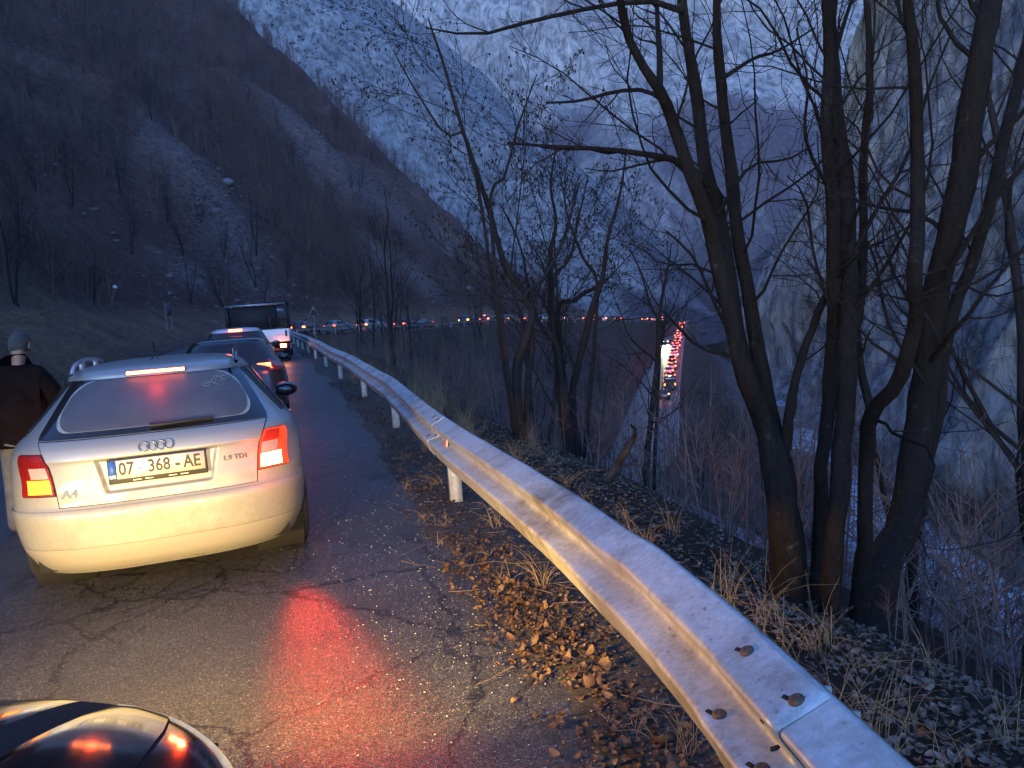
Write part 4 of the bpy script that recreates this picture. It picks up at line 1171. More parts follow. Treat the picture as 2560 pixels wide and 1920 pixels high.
# the oncoming car whose headlamps flood the lower road
p, a = low_spot(203, -1.5)
onc = far_car(0, P_DARK, 'hatch', E_FARD, None, 'oncoming car whose white headlamps flood the lower road', 0, flip=True, head=True, name='oncoming_car', spot=(p, a), group=GL)
for sg in (-1, 1):
    ld = bpy.data.lights.new('headlight_beam', 'SPOT'); ld.color = (1.0, .92, .55); ld.energy = 2200; ld.spot_size = rad(24); ld.spot_blend = .9; ld.shadow_soft_size = .1
    lo = bpy.data.objects.new('headlight_beam', ld); lo.location = (sg * .6, 4.35, .7); lo.rotation_euler = Vector((0, 1, -.16)).to_track_quat('-Z', 'Y').to_euler(); link(lo, onc)

# ------------------------------------------------------------------ guardrails
def galv():
    m, nt, b = newmat('galvanised_steel'); L = nt.links.new
    tc = N(nt, 'TexCoord'); mp = N(nt, 'Mapping'); mp.inputs['Scale'].default_value = (14, 14, 1.2); L(tc.outputs['Object'], mp.inputs['Vector'])
    n1 = N(nt, 'TexNoise', Scale=3.0, Detail=8, Roughness=0.7); L(mp.outputs['Vector'], n1.inputs['Vector'])
    n2 = N(nt, 'TexNoise', Scale=1.6, Detail=9, Roughness=0.75); L(tc.outputs['Object'], n2.inputs['Vector'])
    c = ramp(nt, n1.outputs['Fac'], [(0.3, (0.42, 0.41, 0.40)), (0.65, (0.60, 0.60, 0.60))])
    c = mixc(nt, 1.0, c, ramp(nt, n2.outputs['Fac'], [(0.34, (0.36, 0.31, 0.27)), (0.46, (0.78, 0.74, 0.70)), (0.56, (1, 1, 1))]), 'MULTIPLY')
    n3 = N(nt, 'TexNoise', Scale=34.0, Detail=5, Roughness=0.7); L(tc.outputs['Object'], n3.inputs['Vector'])
    c = mixc(nt, ramp(nt, n3.outputs['Fac'], [(0.60, (0, 0, 0)), (0.72, (0.85, 0.85, 0.85))]), c, (0.12, 0.085, 0.06))
    L(c, b.inputs['Base Color']); b.inputs['Metallic'].default_value = 0.35
    L(ramp(nt, n2.outputs['Fac'], [(0.3, (0.58, 0.58, 0.58)), (0.7, (0.36, 0.36, 0.36))]), b.inputs['Roughness'])
    bp = N(nt, 'Bump', Strength=0.12, Distance=0.004); L(n1.outputs['Fac'], bp.inputs['Height']); L(bp.outputs['Normal'], b.inputs['Normal'])
    return m
M_GALV = galv()
M_POST = pmat('weathered_post', (0.42, 0.41, 0.36), .7, .1, .3, 9, .3, 50)
M_RUST = pmat('rusty_bolt', (0.14, 0.085, 0.055), .65, .5, .4, 60, .4, 120)
M_REFL = pmat('orange_reflector', (0.9, 0.10, 0.015), .3, coat=.6)
M_HOLE = pmat('slot_hole', (0.004, 0.004, 0.004), .9)
PROF = np.array([(.008, .158), (.000, .157), (-.004, .154), (-.040, .116), (-.072, .083), (-.080, .076), (-.083, .068), (-.080, .060), (-.072, .053), (-.020, .018), (-.010, .010), (-.007, 0)])
PROF = np.vstack([PROF, PROF[-2::-1] * (1, -1)])
PROF0 = PROF.copy()
TILT = .36          # the beam has been pushed back and leans away from the road
PROF = np.stack([PROF[:, 0] * math.cos(TILT) + PROF[:, 1] * math.sin(TILT), PROF[:, 1] * math.cos(TILT) - PROF[:, 0] * math.sin(TILT)], 1)
arc = np.r_[0, np.cumsum(np.linalg.norm(np.diff(RAIL[:, :2], axis=0), axis=1))]
fine_s = np.linspace(0, arc[-1], 9000)
FR = catmull(RAIL, 9000)
FT, FN = along(FR)
def rail_s(Y): return float(fine_s[int(np.argmin(np.abs(FR[:, 1] - Y)))])
posts_Y = [-6.4, -2.4, 1.60, 6.36, 10.69, 14.54, 18.9, 23.0, 27.2, 31.3, 35.3, 39.3, 43.2]
GUARD = thing('guardrail', 'galvanised steel guardrail on pale posts along the road edge beside the leaves', 'guardrail', (0.5, 0, 0))
GUARD_INV = np.array([0.5, 0, 0])
ps_ = [rail_s(y) for y in posts_Y]
s_end = ps_[-1]
while s_end < rail_s(150): s_end += 4.0; ps_.append(s_end)
def frame_s(s):
    k = [np.interp(s, fine_s, FR[:, i]) for i in range(3)]; n = [np.interp(s, fine_s, FN[:, i]) for i in range(3)]; t = [np.interp(s, fine_s, FT[:, i]) for i in range(3)]
    return np.array(k), np.array(t), np.array(n)
def dent(s):
    y = np.interp(s, fine_s, FR[:, 1])
    return 0.006 * np.exp(-((y - 2.45) / .16) ** 2), -0.006 * np.exp(-((y - 2.6) / .25) ** 2) + 0.02 * np.exp(-((y - 10.2) / 1.2) ** 2) + 0.008 * np.sin(y * .9)
def wobf(s):
    s = np.atleast_1d(np.asarray(s, float)); return 0.010 * fbm(s * .7, s * 0 + 2.2, 0, 3) + .004 * fbm(s * 3.1, s * 0 + 7.7, 0, 3)
for i in range(len(ps_) - 1):
    s0, s1 = ps_[i] - .16, ps_[i + 1] + .16
    near = ps_[i] < rail_s(30)
    ss = np.linspace(s0, s1, 90 if near else 10)
    K = np.stack([np.interp(ss, fine_s, FR[:, j]) for j in range(3)], 1); Nn = np.stack([np.interp(ss, fine_s, FN[:, j]) for j in range(3)], 1)
    od, oz = dent(ss)
    lap = np.interp(ss, [s0, s0 + .30, s0 + .36], [-.0055, -.0055, 0])           # each beam laps over the one before
    if not near: od, oz = od * 0, oz * 0
    wob = wobf(ss)
    outer = K[:, None, :] + Nn[:, None, :] * (PROF[None, :, 0:1] + (od + lap + wob)[:, None, None] + (od[:, None] * np.sign(PROF[None, :, 1]) * .8)[:, :, None])
    outer[:, :, 2] += (.603 + PROF[None, :, 1]) + oz[:, None]
    inner = outer + Nn[:, None, :] * .003
    nr, nc = outer.shape[:2]
    V = np.vstack([outer.reshape(-1, 3), inner.reshape(-1, 3)]) - GUARD_INV
    f = grid_faces(nr, nc); o2 = nr * nc
    rim = np.r_[np.arange(nc), np.arange(1, nr) * nc + nc - 1, (nr - 1) * nc + np.arange(nc - 2, -1, -1), np.arange(nr - 2, 0, -1) * nc]
    j = np.roll(rim, -1)
    F = np.vstack([f, f[:, ::-1] + o2, np.stack([j, rim, rim + o2, j + o2], 1)])
    np_obj('beam', V, F, M_GALV, GUARD)
    # post and spacer
for i, s in enumerate(ps_):
    k, t, n = frame_s(s)
    a = math.atan2(n[1], n[0])
    gz = float(ground_z(*(k + n * .12)[:2])[0])
    zt, zb = k[2] + .66, min(gz, k[2]) - .25
    c = k + n * .125 - GUARD_INV
    if k[1] < 50:
        w, dp, th = .125, .095, .012
        def loc(u, v): return c + n * u + t * v
        parts = []
        for (u, v, su, sv) in ((-dp / 2, 0, th, w), (0, w / 2 - th / 2, dp - th, th), (0, -w / 2 + th / 2, dp - th, th)):
            q = loc(u, v); parts.append(box(q[0], q[1], (zt + zb) / 2, su, sv, zt - zb, a))
        po = np_obj('post', *join(parts), M_POST, GUARD, False)
        q = loc(-.085, 0); np_obj('spacer', *box(q[0], q[1], k[2] + .56, .07, .10, .20, a), M_GALV, po, False)
    else:
        np_obj('post', *box(c[0], c[1], (zt + zb) / 2, .08, .12, zt - zb, a), M_POST, GUARD, False)
V, F = lathe([(-.004, .001), (-.005, .012), (-.003, .019), (.001, .0215), (.006, .0215), (.006, .001)], 18)
def on_beam(s, zoff):
    k, t, n = frame_s(s); i = np.argsort(PROF0[:, 1]); d = float(np.interp(zoff, PROF0[i, 1], PROF0[i, 0]))
    dd = float(np.interp(zoff + .006, PROF0[i, 1], PROF0[i, 0]) - np.interp(zoff - .006, PROF0[i, 1], PROF0[i, 0])) / .012
    c, sn = math.cos(TILT), math.sin(TILT)
    nv = n * (-c + dd * sn) + np.array([0, 0, dd * c + sn]); nv /= np.linalg.norm(nv)
    off_n = d * c + zoff * sn + float(wobf(s)[0]) + float(dent(s)[0]); off_z = zoff * c - d * sn + float(dent(s)[1])
    return k + n * off_n + np.array([0, 0, .603 + off_z]) + nv * .005, nv, t
bolt_me = np_mesh('bolt', V * np.array([-1, .8, .8]), F[:, ::-1], M_RUST)
slot_me = np_mesh('bolt_slot', *box(0, 0, 0, .003, .024, .010), M_HOLE, False)
def place_on(me, name, s, z, roll=0.0, lift=0.0):
    p, nv, t = on_beam(s, z)
    o = mobj(name, me, GUARD); x = Vector(nv); y = Vector(t - nv * float(t @ nv)).normalized(); zc = x.cross(y)
    m = Matrix((x, y, zc)).transposed().to_4x4() @ Matrix.Rotation(roll, 4, 'X'); m.translation = Vector(p - GUARD_INV) + x * lift
    o.matrix_local = m
    return o
for i, Y in ((2, 1.60), (3, 6.36), (4, 10.69)):
    s = rail_s(Y)
    pairs_ = [(-.115, .118), (.115, .118), (-.10, -.042), (.12, -.042)] if i == 2 else [(-.1, .118), (.1, .118), (.02, -.042)]
    for ds, z in pairs_:
        place_on(slot_me, 'bolt_slot', s + ds + .022, z - .008, 0.3, -.0025)
        place_on(bolt_me, 'bolt', s + ds, z)
    place_on(slot_me, 'bolt_slot', s - .06, -.012, 1.2, .001); place_on(slot_me, 'bolt_slot', s + .0, .02, .6, .001)
# orange reflector in the trough
sr = rail_s(min(np.linspace(3, 9, 200), key=lambda Y: abs(proj(frame_s(rail_s(Y))[0] + np.array([0, 0, .6]))[0] - 1124)))
rf = place_on(np_mesh('reflector_plate', *box(0, 0, 0, .01, .085, .060), M_PLATE, False), 'reflector_plate', sr, 0.004, 0, .016)
ro = mobj('reflector', np_mesh('reflector', *box(.008, 0, 0, .008, .058, .045), M_REFL, False), rf)

low_rail = thing('guardrail', 'thin pale guardrail along the river side of the lower road', 'guardrail', tuple(LOW[150]))
O = LOW[150]
sl = np.where((LOW[:, 1] > 58) & (LOW[:, 1] < 185))[0]
P0 = LOW[sl] + LN[sl] * 3.25
Vb = []
for dn, dz in ((0, .45), (-.06, .52), (0, .60), (-.06, .68), (0, .75)): Vb.append(P0 + LN[sl] * dn + np.array([0, 0, dz]))
np_obj('beam', np.stack(Vb, 1).reshape(-1, 3) - O, grid_faces(len(sl), 5), M_GALV, low_rail)
for i in sl[::6]:
    q = LOW[i] + LN[i] * 3.35 - O; np_obj('post', *box(q[0], q[1], q[2] + .25, .1, .1, .9), M_POST, low_rail, False)

# ------------------------------------------------------------------ roadside signs
M_SIGNW = pmat('sign_white', (0.62, 0.60, 0.56), .6, var=.15)
M_SIGNR = pmat('sign_red', (0.35, 0.02, 0.02), .6)
M_STEEL = pmat('steel_tube', (0.30, 0.30, 0.31), .5, .6)
p = aty(784, 782, 66.0)
gz = float(ground_z(p[0], p[1])[0])
sg_ = thing('warning_sign', 'small white triangular warning sign with dark symbol standing beyond the guardrail bend', 'road sign', (p[0], p[1], gz), rad(6))
np_obj('post', *tube([(0, .03, -.3), (0, .03, p[2] - gz + .45)], .035, 8), M_STEEL, sg_)
def tri(r, y, th):
    a = np.array([math.pi / 2, math.pi / 2 + 2 * math.pi / 3, math.pi / 2 + 4 * math.pi / 3])
    f = np.stack([r * np.cos(a), np.full(3, y), r * np.sin(a)], 1); b = f + (0, th, 0)
    V = np.vstack([f, b, f.mean(0)[None], b.mean(0)[None]])
    F = []
    for i in range(3): j = (i + 1) % 3; F += [[i, j, 6, 6], [3 + j, 3 + i, 7, 7], [j, i, 3 + i, 3 + j]]
    return V + np.array([0, 0, p[2] - gz]), np.array(F)
pl = np_obj('sign_plate', *tri(.54, 0, .012), M_SIGNW, sg_, False)
np_obj('sign_border', *join([tube(np.vstack([tri(.52, -.008, .01)[0][:3], tri(.52, -.008, .01)[0][:1]]), .018, 4)]), M_SIGNW, pl)
np_obj('sign_symbol', *join([box(0, -.010, p[2] - gz - .06, .15, .008, .26), box(0, -.010, p[2] - gz + .10, .08, .008, .12)]), M_PBLACK, pl, False)

p = hit(424, 815, 15, 60)
ps2 = thing('roadside_sign', 'narrow sign on two slim posts seen edge-on at the foot of the bank', 'road sign', tuple(p), rad(78))
hgt = 62 / 1923 * p[1]
np_obj('post', *tube([(-.32, 0, -.3), (-.32, 0, hgt)], .022, 6), M_STEEL, ps2)
np_obj('post', *tube([(.32, 0, -.3), (.32, 0, hgt * .97)], .022, 6), M_STEEL, ps2)
np_obj('sign_plate', *box(0, -.03, hgt * .66, .6, .012, hgt * .5), pmat('weathered_sign', (.10, .095, .09), .8), ps2, False)

# ------------------------------------------------------------------ the man beside the silver car
def skin_obj(name, verts, edges, radii, mat, parent, sub=2, root=0):
    me = bpy.data.meshes.new(name); me.from_pydata([tuple(v) for v in verts], edges, []); me.materials.append(mat)
    o = mobj(name, me, parent)
    sk = o.modifiers.new('skin', 'SKIN'); sk.use_smooth_shade = True
    for i, r in enumerate(radii):
        sv = me.skin_vertices[0].data[i]; sv.radius = (r, r) if np.isscalar(r) else r
        sv.use_root = (i == root)
    o.modifiers.new('subdivision', 'SUBSURF').levels = sub
    o.modifiers[-1].render_levels = sub
    return o
M_SKIN = pmat('skin', (0.27, 0.135, 0.085), .55, var=.12, scale=20, bump=.05)
M_JACKET = pmat('dark_jacket', (0.010, 0.0050, 0.0040), .95, spec=.08, var=.4, scale=9, bump=.6, bscale=16)
M_TROUS = pmat('khaki_trousers', (0.13, 0.11, 0.085), .9, var=.25, scale=12, bump=.6, bscale=14)
M_HAIR = pmat('grey_hair', (0.05, 0.046, 0.045), .8, var=.5, scale=90, bump=.6, bscale=180)
M_SHOE = pmat('dark_shoe', (0.02, 0.017, 0.015), .6)
pp = aty(46, 900, 6.5)
man = thing('person', 'man in dark jacket and pale trousers seen from behind, head bowed, beside the silver estate', 'person', (pp[0] - .03, pp[1], -.04), rad(18))
# local axes: y away from the camera (he faces away), x to the right
J = {'pel': (0, 0, .93), 'spine': (0, .0, 1.10), 'chest': (0, .01, 1.28), 'neckb': (.005, .03, 1.44), 'neck': (.012, .055, 1.52), 'headb': (.02, .085, 1.575), 'headm': (.028, .105, 1.625), 'headt': (.026, .10, 1.675),
     'shr': (.185, .01, 1.40), 'elr': (.27, .03, 1.13), 'wrr': (.235, .24, 1.05), 'har': (.215, .31, 1.06),
     'shl': (-.185, .01, 1.40), 'ell': (-.265, .03, 1.12), 'wrl': (-.16, .24, 1.06), 'hal': (-.12, .31, 1.07),
     'hipr': (.095, 0, .88), 'knr': (.115, .03, .49), 'anr': (.12, -.02, .09), 'tor': (.135, .16, .03),
     'hipl': (-.095, 0, .88), 'knl': (-.12, .02, .49), 'anl': (-.13, -.03, .09), 'tol': (-.15, .15, .03)}
idx = {k: i for i, k in enumerate(J)}
E_ = [('pel', 'spine'), ('spine', 'chest'), ('chest', 'neckb'), ('neckb', 'neck'), ('neck', 'headb'), ('headb', 'headm'), ('headm', 'headt'), ('chest', 'shr'), ('shr', 'elr'), ('elr', 'wrr'), ('wrr', 'har'), ('chest', 'shl'), ('shl', 'ell'), ('ell', 'wrl'), ('wrl', 'hal'),
      ('pel', 'hipr'), ('hipr', 'knr'), ('knr', 'anr'), ('anr', 'tor'), ('pel', 'hipl'), ('hipl', 'knl'), ('knl', 'anl'), ('anl', 'tol')]
Rr = {'pel': (.13, .09), 'spine': (.12, .085), 'chest': (.12, .08), 'neckb': .045, 'neck': .056, 'headb': (.072, .088), 'headm': (.076, .098), 'headt': (.055, .070), 'shr': .04, 'elr': .045, 'wrr': .03, 'har': (.04, .02), 'shl': .04, 'ell': .045, 'wrl': .03, 'hal': (.04, .02),
      'hipr': .085, 'knr': .058, 'anr': .032, 'tor': .022, 'hipl': .085, 'knl': .058, 'anl': .032, 'tol': .022}
body = skin_obj('body', J.values(), [(idx[a], idx[b]) for a, b in E_], [Rr[k] for k in J], M_SKIN, man)
# jacket
JK = {'hem': (0, 0, .80), 'waist': (0, 0, .98), 'chest': (0, .0, 1.25), 'top': (0, .02, 1.43), 'collar': (.010, .060, 1.545), 'shr': (.175, .0, 1.385), 'elr': (.285, .02, 1.12), 'wrr': (.245, .21, 1.05), 'shl': (-.175, .0, 1.385), 'ell': (-.285, .02, 1.12), 'wrl': (-.175, .21, 1.05)}
ji = {k: i for i, k in enumerate(JK)}
skin_obj('jacket', JK.values(), [(ji[a], ji[b]) for a, b in (('hem', 'waist'), ('waist', 'chest'), ('chest', 'top'), ('top', 'collar'), ('chest', 'shr'), ('shr', 'elr'), ('elr', 'wrr'), ('chest', 'shl'), ('shl', 'ell'), ('ell', 'wrl'))],
         [(.235, .160), (.228, .158), (.225, .155), (.115, .10), (.072, .078), .104, .084, .056, .104, .084, .056], M_JACKET, man, root=1)
TK = {'pel': (0, 0, .92), 'hr': (.10, 0, .80), 'kr': (.12, .025, .49), 'ar': (.125, -.02, .06), 'hl': (-.10, 0, .80), 'kl': (-.125, .015, .49), 'al': (-.135, -.03, .06)}
ti = {k: i for i, k in enumerate(TK)}
skin_obj('trousers', TK.values(), [(ti[a], ti[b]) for a, b in (('pel', 'hr'), ('hr', 'kr'), ('kr', 'ar'), ('pel', 'hl'), ('hl', 'kl'), ('kl', 'al'))], [(.165, .12), .11, .085, .078, .11, .085, .078], M_TROUS, man)
for sg, a in ((1, 'anr'), (-1, 'anl')):
    x, y, z = J[a]
    skin_obj('shoe', [(x, y - .03, .06), (x, y + .05, .05), (x + sg * .01, y + .19, .035)], [(0, 1), (1, 2)], [.05, .05, .038], M_SHOE, man)
# hands with five fingers
for sg, w_, h_ in ((1, 'wrr', 'har'), (-1, 'wrl', 'hal')):
    w0, h0 = np.array(J[w_]), np.array(J[h_]); dr = (h0 - w0) / np.linalg.norm(h0 - w0); sd = np.array([1.0, 0, 0]); sd = sd - dr * (sd @ dr); sd /= np.linalg.norm(sd); dn = np.cross(sd, dr)
    for k, ln in enumerate((.074, .082, .076, .060)):
        b0 = h0 + dr * -.02 + sd * (-.027 + .018 * k) * sg; b1 = b0 + dr * ln * .5; b2 = b1 + dr * ln * .3 - np.array([0, 0, ln * .25]); b3 = b2 + dr * ln * .08 - np.array([0, 0, ln * .25])
        skin_obj('finger', [b0, b1, b2, b3], [(0, 1), (1, 2), (2, 3)], [.010, .009, .0085, .0075], M_SKIN, man, 1)
    t0 = h0 - dr * .06 - sd * .03 * sg; skin_obj('thumb', [t0, t0 + dr * .03 - sd * .025 * sg, t0 + dr * .06 - sd * .03 * sg], [(0, 1), (1, 2)], [.012, .010, .008], M_SKIN, man, 1)
# head details: ears, nose, hair cap; the head is turned a little to the right and bowed
hc = np.array([.026, .105, 1.635])
hm = Matrix.Translation(Vector(hc)) @ Matrix.Rotation(rad(-16), 4, 'Z') @ Matrix.Rotation(rad(-22), 4, 'X')
def ell(rx, ry, rz, c, nu=24, nv=16, zmin=-1.0):
    t = np.linspace(0, 2 * np.pi, nu, endpoint=False); v = np.linspace(np.arcsin(zmin), np.pi / 2 - .02, nv)
    V = np.stack([rx * np.cos(v)[:, None] * np.cos(t)[None], ry * np.cos(v)[:, None] * np.sin(t)[None], rz * np.sin(v)[:, None] + 0 * t[None]], -1).reshape(-1, 3)
    return V + np.array(c), grid_faces(nv, nu, True)
def headpart(name, VF, mat):
    V = VF[0]; o = np_obj(name, V, VF[1], mat, man); o.data.transform(hm); return o
V, F = ell(.078, .098, .118, (0, 0, 0), 30, 20, -.999)
V[:, 0] *= 1 - .22 * np.clip(-V[:, 2] / .118, 0, 1); V[:, 1] += .012 * np.clip(-V[:, 2] / .118, 0, 1)
headpart('head', (V, F), M_SKIN)
for sg in (-1, 1): headpart('ear', ell(.010, .020, .032, (sg * .080, -.004, -.008), 12, 8, -.99), M_SKIN)
headpart('nose', ell(.014, .020, .024, (0, .104, -.018), 10, 8, -.99), M_SKIN)
for sg in (-1, 1): headpart('eye', ell(.012, .008, .008, (sg * .030, .090, .006), 10, 8, -.99), pmat('eye_dark', (.05, .04, .035), .3))
headpart('mouth', ell(.024, .008, .006, (0, .096, -.058), 10, 8, -.99), pmat('lips', (.25, .10, .08), .5))
V, F = ell(.083, .104, .122, (0, -.004, .003), 44, 34, -.86)
face = (V[:, 1] > -.012 - .25 * V[:, 2]) & (V[:, 2] < .050)
sides = (V[:, 2] < -.055 + .02 * np.sin(V[:, 0] * 60))
V = np.where((face | sides)[:, None], V * .90, V + .0035 * np.stack([fbm(V[:, 0] * 60, V[:, 1] * 60, V[:, 2] * 60 + k * 9, 3) for k in range(3)], 1))
headpart('hair', (V, F), M_HAIR)
# ------------------------------------------------------------------ bark, twigs, leaves
def bark(name, base, lichen=0.25):
    m, nt, b = newmat(name); L = nt.links.new
    tc = N(nt, 'TexCoord'); mp = N(nt, 'Mapping'); mp.inputs['Scale'].default_value = (6, 6, 1.2); L(tc.outputs['Object'], mp.inputs['Vector'])
    n1 = N(nt, 'TexNoise', Scale=4.0, Detail=9, Roughness=0.75); L(mp.outputs['Vector'], n1.inputs['Vector'])
    n2 = N(nt, 'TexNoise', Scale=9.0, Detail=6, Roughness=0.7); L(tc.outputs['Object'], n2.inputs['Vector'])
    c = ramp(nt, n1.outputs['Fac'], [(0.3, tuple(v * .5 for v in base)), (0.7, tuple(v * 1.5 for v in base))])
    c = mixc(nt, ramp(nt, n2.outputs['Fac'], [(0.60, (0, 0, 0)), (0.74, (lichen,) * 3)]), c, (0.17, 0.165, 0.12))
    L(c, b.inputs['Base Color']); b.inputs['Roughness'].default_value = 0.95; b.inputs['Specular IOR Level'].default_value = 0.1
    bp = N(nt, 'Bump', Strength=1.0, Distance=0.05); L(n1.outputs['Fac'], bp.inputs['Height']); L(bp.outputs['Normal'], b.inputs['Normal'])
    return m
M_BARK = bark('dark_bark', (0.023, 0.017, 0.015), .4)
M_BARK2 = bark('slope_bark', (0.030, 0.022, 0.020), .12)
M_TWIG = pmat('twigs', (0.022, 0.016, 0.015), .95, spec=.1)
M_TWIG2 = pmat('brush_twigs', (0.15, 0.095, 0.085), .95, spec=.1, var=.5, scale=.5)
M_WOOD = pmat('hill_wood', (0.140, 0.082, 0.068), .95, spec=.05, var=.45, scale=.15)
def leaf_mat(name, cols, scale):
    m, nt, b = newmat(name); L = nt.links.new
    tc = N(nt, 'TexCoord'); n1 = N(nt, 'TexVoronoi', Scale=scale); L(tc.outputs['Object'], n1.inputs['Vector'])
    sp = N(nt, 'SeparateColor'); L(n1.outputs['Color'], sp.inputs['Color'])
    n2 = N(nt, 'TexNoise', Scale=70.0, Detail=5); L(tc.outputs['Object'], n2.inputs['Vector'])
    oi = N(nt, 'ObjectInfo'); ad = N(nt, 'Math', operation='ADD'); L(sp.outputs['Red'], ad.inputs[0]); L(oi.outputs['Random'], ad.inputs[1])
    fr_ = N(nt, 'Math', operation='FRACT'); L(ad.outputs[0], fr_.inputs[0])
    c = ramp(nt, fr_.outputs[0], [(i / (len(cols) - 1), q) for i, q in enumerate(cols)])
    L(mixc(nt, .7, c, ramp(nt, n2.outputs['Fac'], [(0.35, (.5, .5, .5)), (0.65, (1.25, 1.25, 1.25))]), 'MULTIPLY'), b.inputs['Base Color'])
    b.inputs['Roughness'].default_value = .7
    bp = N(nt, 'Bump', Strength=.3, Distance=.004); L(n2.outputs['Fac'], bp.inputs['Height']); L(bp.outputs['Normal'], b.inputs['Normal'])
    return m
M_LEAF = leaf_mat('fallen_leaf', [(.035, .018, .011), (.10, .045, .020), (.15, .075, .032), (.06, .028, .015), (.20, .115, .050), (.045, .024, .015)], 14.0)
M_LEAF2 = leaf_mat('dark_leaf', [(.05, .028, .019), (.14, .078, .048), (.20, .125, .085), (.08, .045, .03), (.26, .175, .12), (.06, .035, .024)], 14.0)
M_GRASS = pmat('dry_grass_blade', (0.30, 0.20, 0.10), .8, var=.45, scale=3)
M_PEB = pmat('pebble', (0.30, 0.29, 0.28), .8, var=.4, scale=30)

def sprout(P, R, n, lf, ang, up, N2=6, t0=.25, t1=1.0, wig=.12, rf=.55, rmin=.0022, lmin=.0, planar=0.0):
    """n side shoots on each of the M parents"""
    M_, Np, _ = P.shape
    t = t0 + (t1 - t0) * (np.arange(n)[None] + RNG.random((M_, n))) / n
    f = t * (Np - 1); i = np.minimum(f.astype(int), Np - 2); w = (f - i)[..., None]
    ar = np.arange(M_)[:, None]
    p0 = P[ar, i] * (1 - w) + P[ar, i + 1] * w
    T = P[ar, i + 1] - P[ar, i]; T /= np.linalg.norm(T, axis=-1, keepdims=True) + 1e-9
    r0 = (R[ar, i] * (1 - w[..., 0]) + R[ar, i + 1] * w[..., 0]) * rf
    Lp = np.linalg.norm(np.diff(P, axis=1), axis=2).sum(1)[:, None]
    ln = np.maximum(lf * Lp * (1.15 - .55 * t) * RNG.uniform(.55, 1.25, (M_, n)), lmin)
    rv = RNG.normal(size=(M_, n, 3)); rv -= (rv * T).sum(-1, keepdims=True) * T; rv /= np.linalg.norm(rv, axis=-1, keepdims=True)
    a = ang * RNG.uniform(.7, 1.3, (M_, n))[..., None]
    d = T * np.cos(a) + rv * np.sin(a)
    steps = ln[..., None] / (N2 - 1)
    pts = [p0]; cur = d
    for k in range(N2 - 1):
        cur = cur + RNG.normal(size=cur.shape) * wig + np.array([0, 0, up])
        cur /= np.linalg.norm(cur, axis=-1, keepdims=True)
        pts.append(pts[-1] + cur * steps)
    Q = np.stack(pts, 2).reshape(M_ * n, N2, 3)
    rr = np.maximum(r0.reshape(-1, 1) * np.linspace(1, .25, N2)[None], rmin)
    return Q, rr

def tree_from_stems(root, stems, levels, mat=M_BARK, tw=M_TWIG, side=9, extra=None, catkins=False):
    """stems: list of (points, radii); levels: list of dicts for sprout"""
    o = np.array(root.location)
    PS, RS = [], []
    for pts, rr in stems:
        n = 34
        C = catmull(np.column_stack([pts, rr]), n)
        C[:, :3] += np.stack([fbm(np.arange(n) * .35, np.full(n, k * 7.1 + pts[0][0]), 0, 3) for k in range(3)], 1) * C[:, 3:4] * .35
        Rq = np.maximum(C[:, 3], .003) * (1 + .10 * fbm(np.arange(n) * .6, np.full(n, 3.3 + pts[0][0]), 1, 3))
        V, F = tube(C[:, :3] - o, Rq, side); np_obj('stem', V, F, mat, root)
        PS.append(C[:, :3]); RS.append(Rq)
    P, R = np.stack(PS), np.stack(RS)
    cur = (P, R); allb = []
    for lv, kw in enumerate(levels):
        cur = sprout(*cur, **kw); allb.append(cur)
        if lv == 0 and extra:
            n2 = cur[0].shape[1]
            E1 = np.stack([catmull(np.column_stack([a, b]), n2) for a, b in extra])
            cur = (np.concatenate([cur[0], E1[:, :, :3]]), np.concatenate([cur[1], E1[:, :, 3]])); allb[-1] = cur
    parts = [tube_arrays(Q - o, r, 6 if k == 0 else 4 if k == 1 else 3) for k, (Q, r) in enumerate(allb)]
    np_obj('branches', *parts[0], mat, root)
    tws = np_obj('twigs', *join(parts[1:]), tw, root); tws['kind'] = 'stuff'
    if catkins:
        Q = allb[-1][0]; e = Q[RNG.random(len(Q)) < .8][:, -1]
        e = np.repeat(e, 2, 0) + RNG.normal(size=(len(e) * 2, 3)) * .006
        Pc = np.stack([e, e + np.array([0, 0, -.035]) + RNG.normal(size=e.shape) * .006], 1)
        V, F = tube_arrays(Pc - o, np.full((len(e), 2), .007), 4)
        c = np_obj('catkins', V, F, tw, root); c['kind'] = 'stuff'
    return root

K22 = 2560 / 2212
def px_stem(pts, Y0, lean=0.0, jit=.25):
    """pixel polyline (x, y, width) of the photo at about Y0 metres; depth drifts along the stem"""
    P, R = [], []
    dy = 0
    for i, (x, y, w) in enumerate(pts):
        Y = Y0 + lean * i + dy
        P.append(aty(x * K22, y * K22, Y)); R.append(w * K22 / 2 / FPX * Y)
        dy += random.uniform(-jit, jit)
    return np.array(P), np.array(R)
def base_hit(x, y):
    return hit(x * K22, y * K22, 2.0, 60)

LV = [dict(n=8, lf=.34, ang=.85, up=.07, N2=9, t0=.34, wig=.16, rf=.24), dict(n=5, lf=.50, ang=.75, up=.05, N2=7, t0=.2, wig=.17, rf=.5), dict(n=4, lf=.55, ang=.7, up=.03, N2=5, t0=.15, wig=.18, rf=.55, rmin=.0018)]

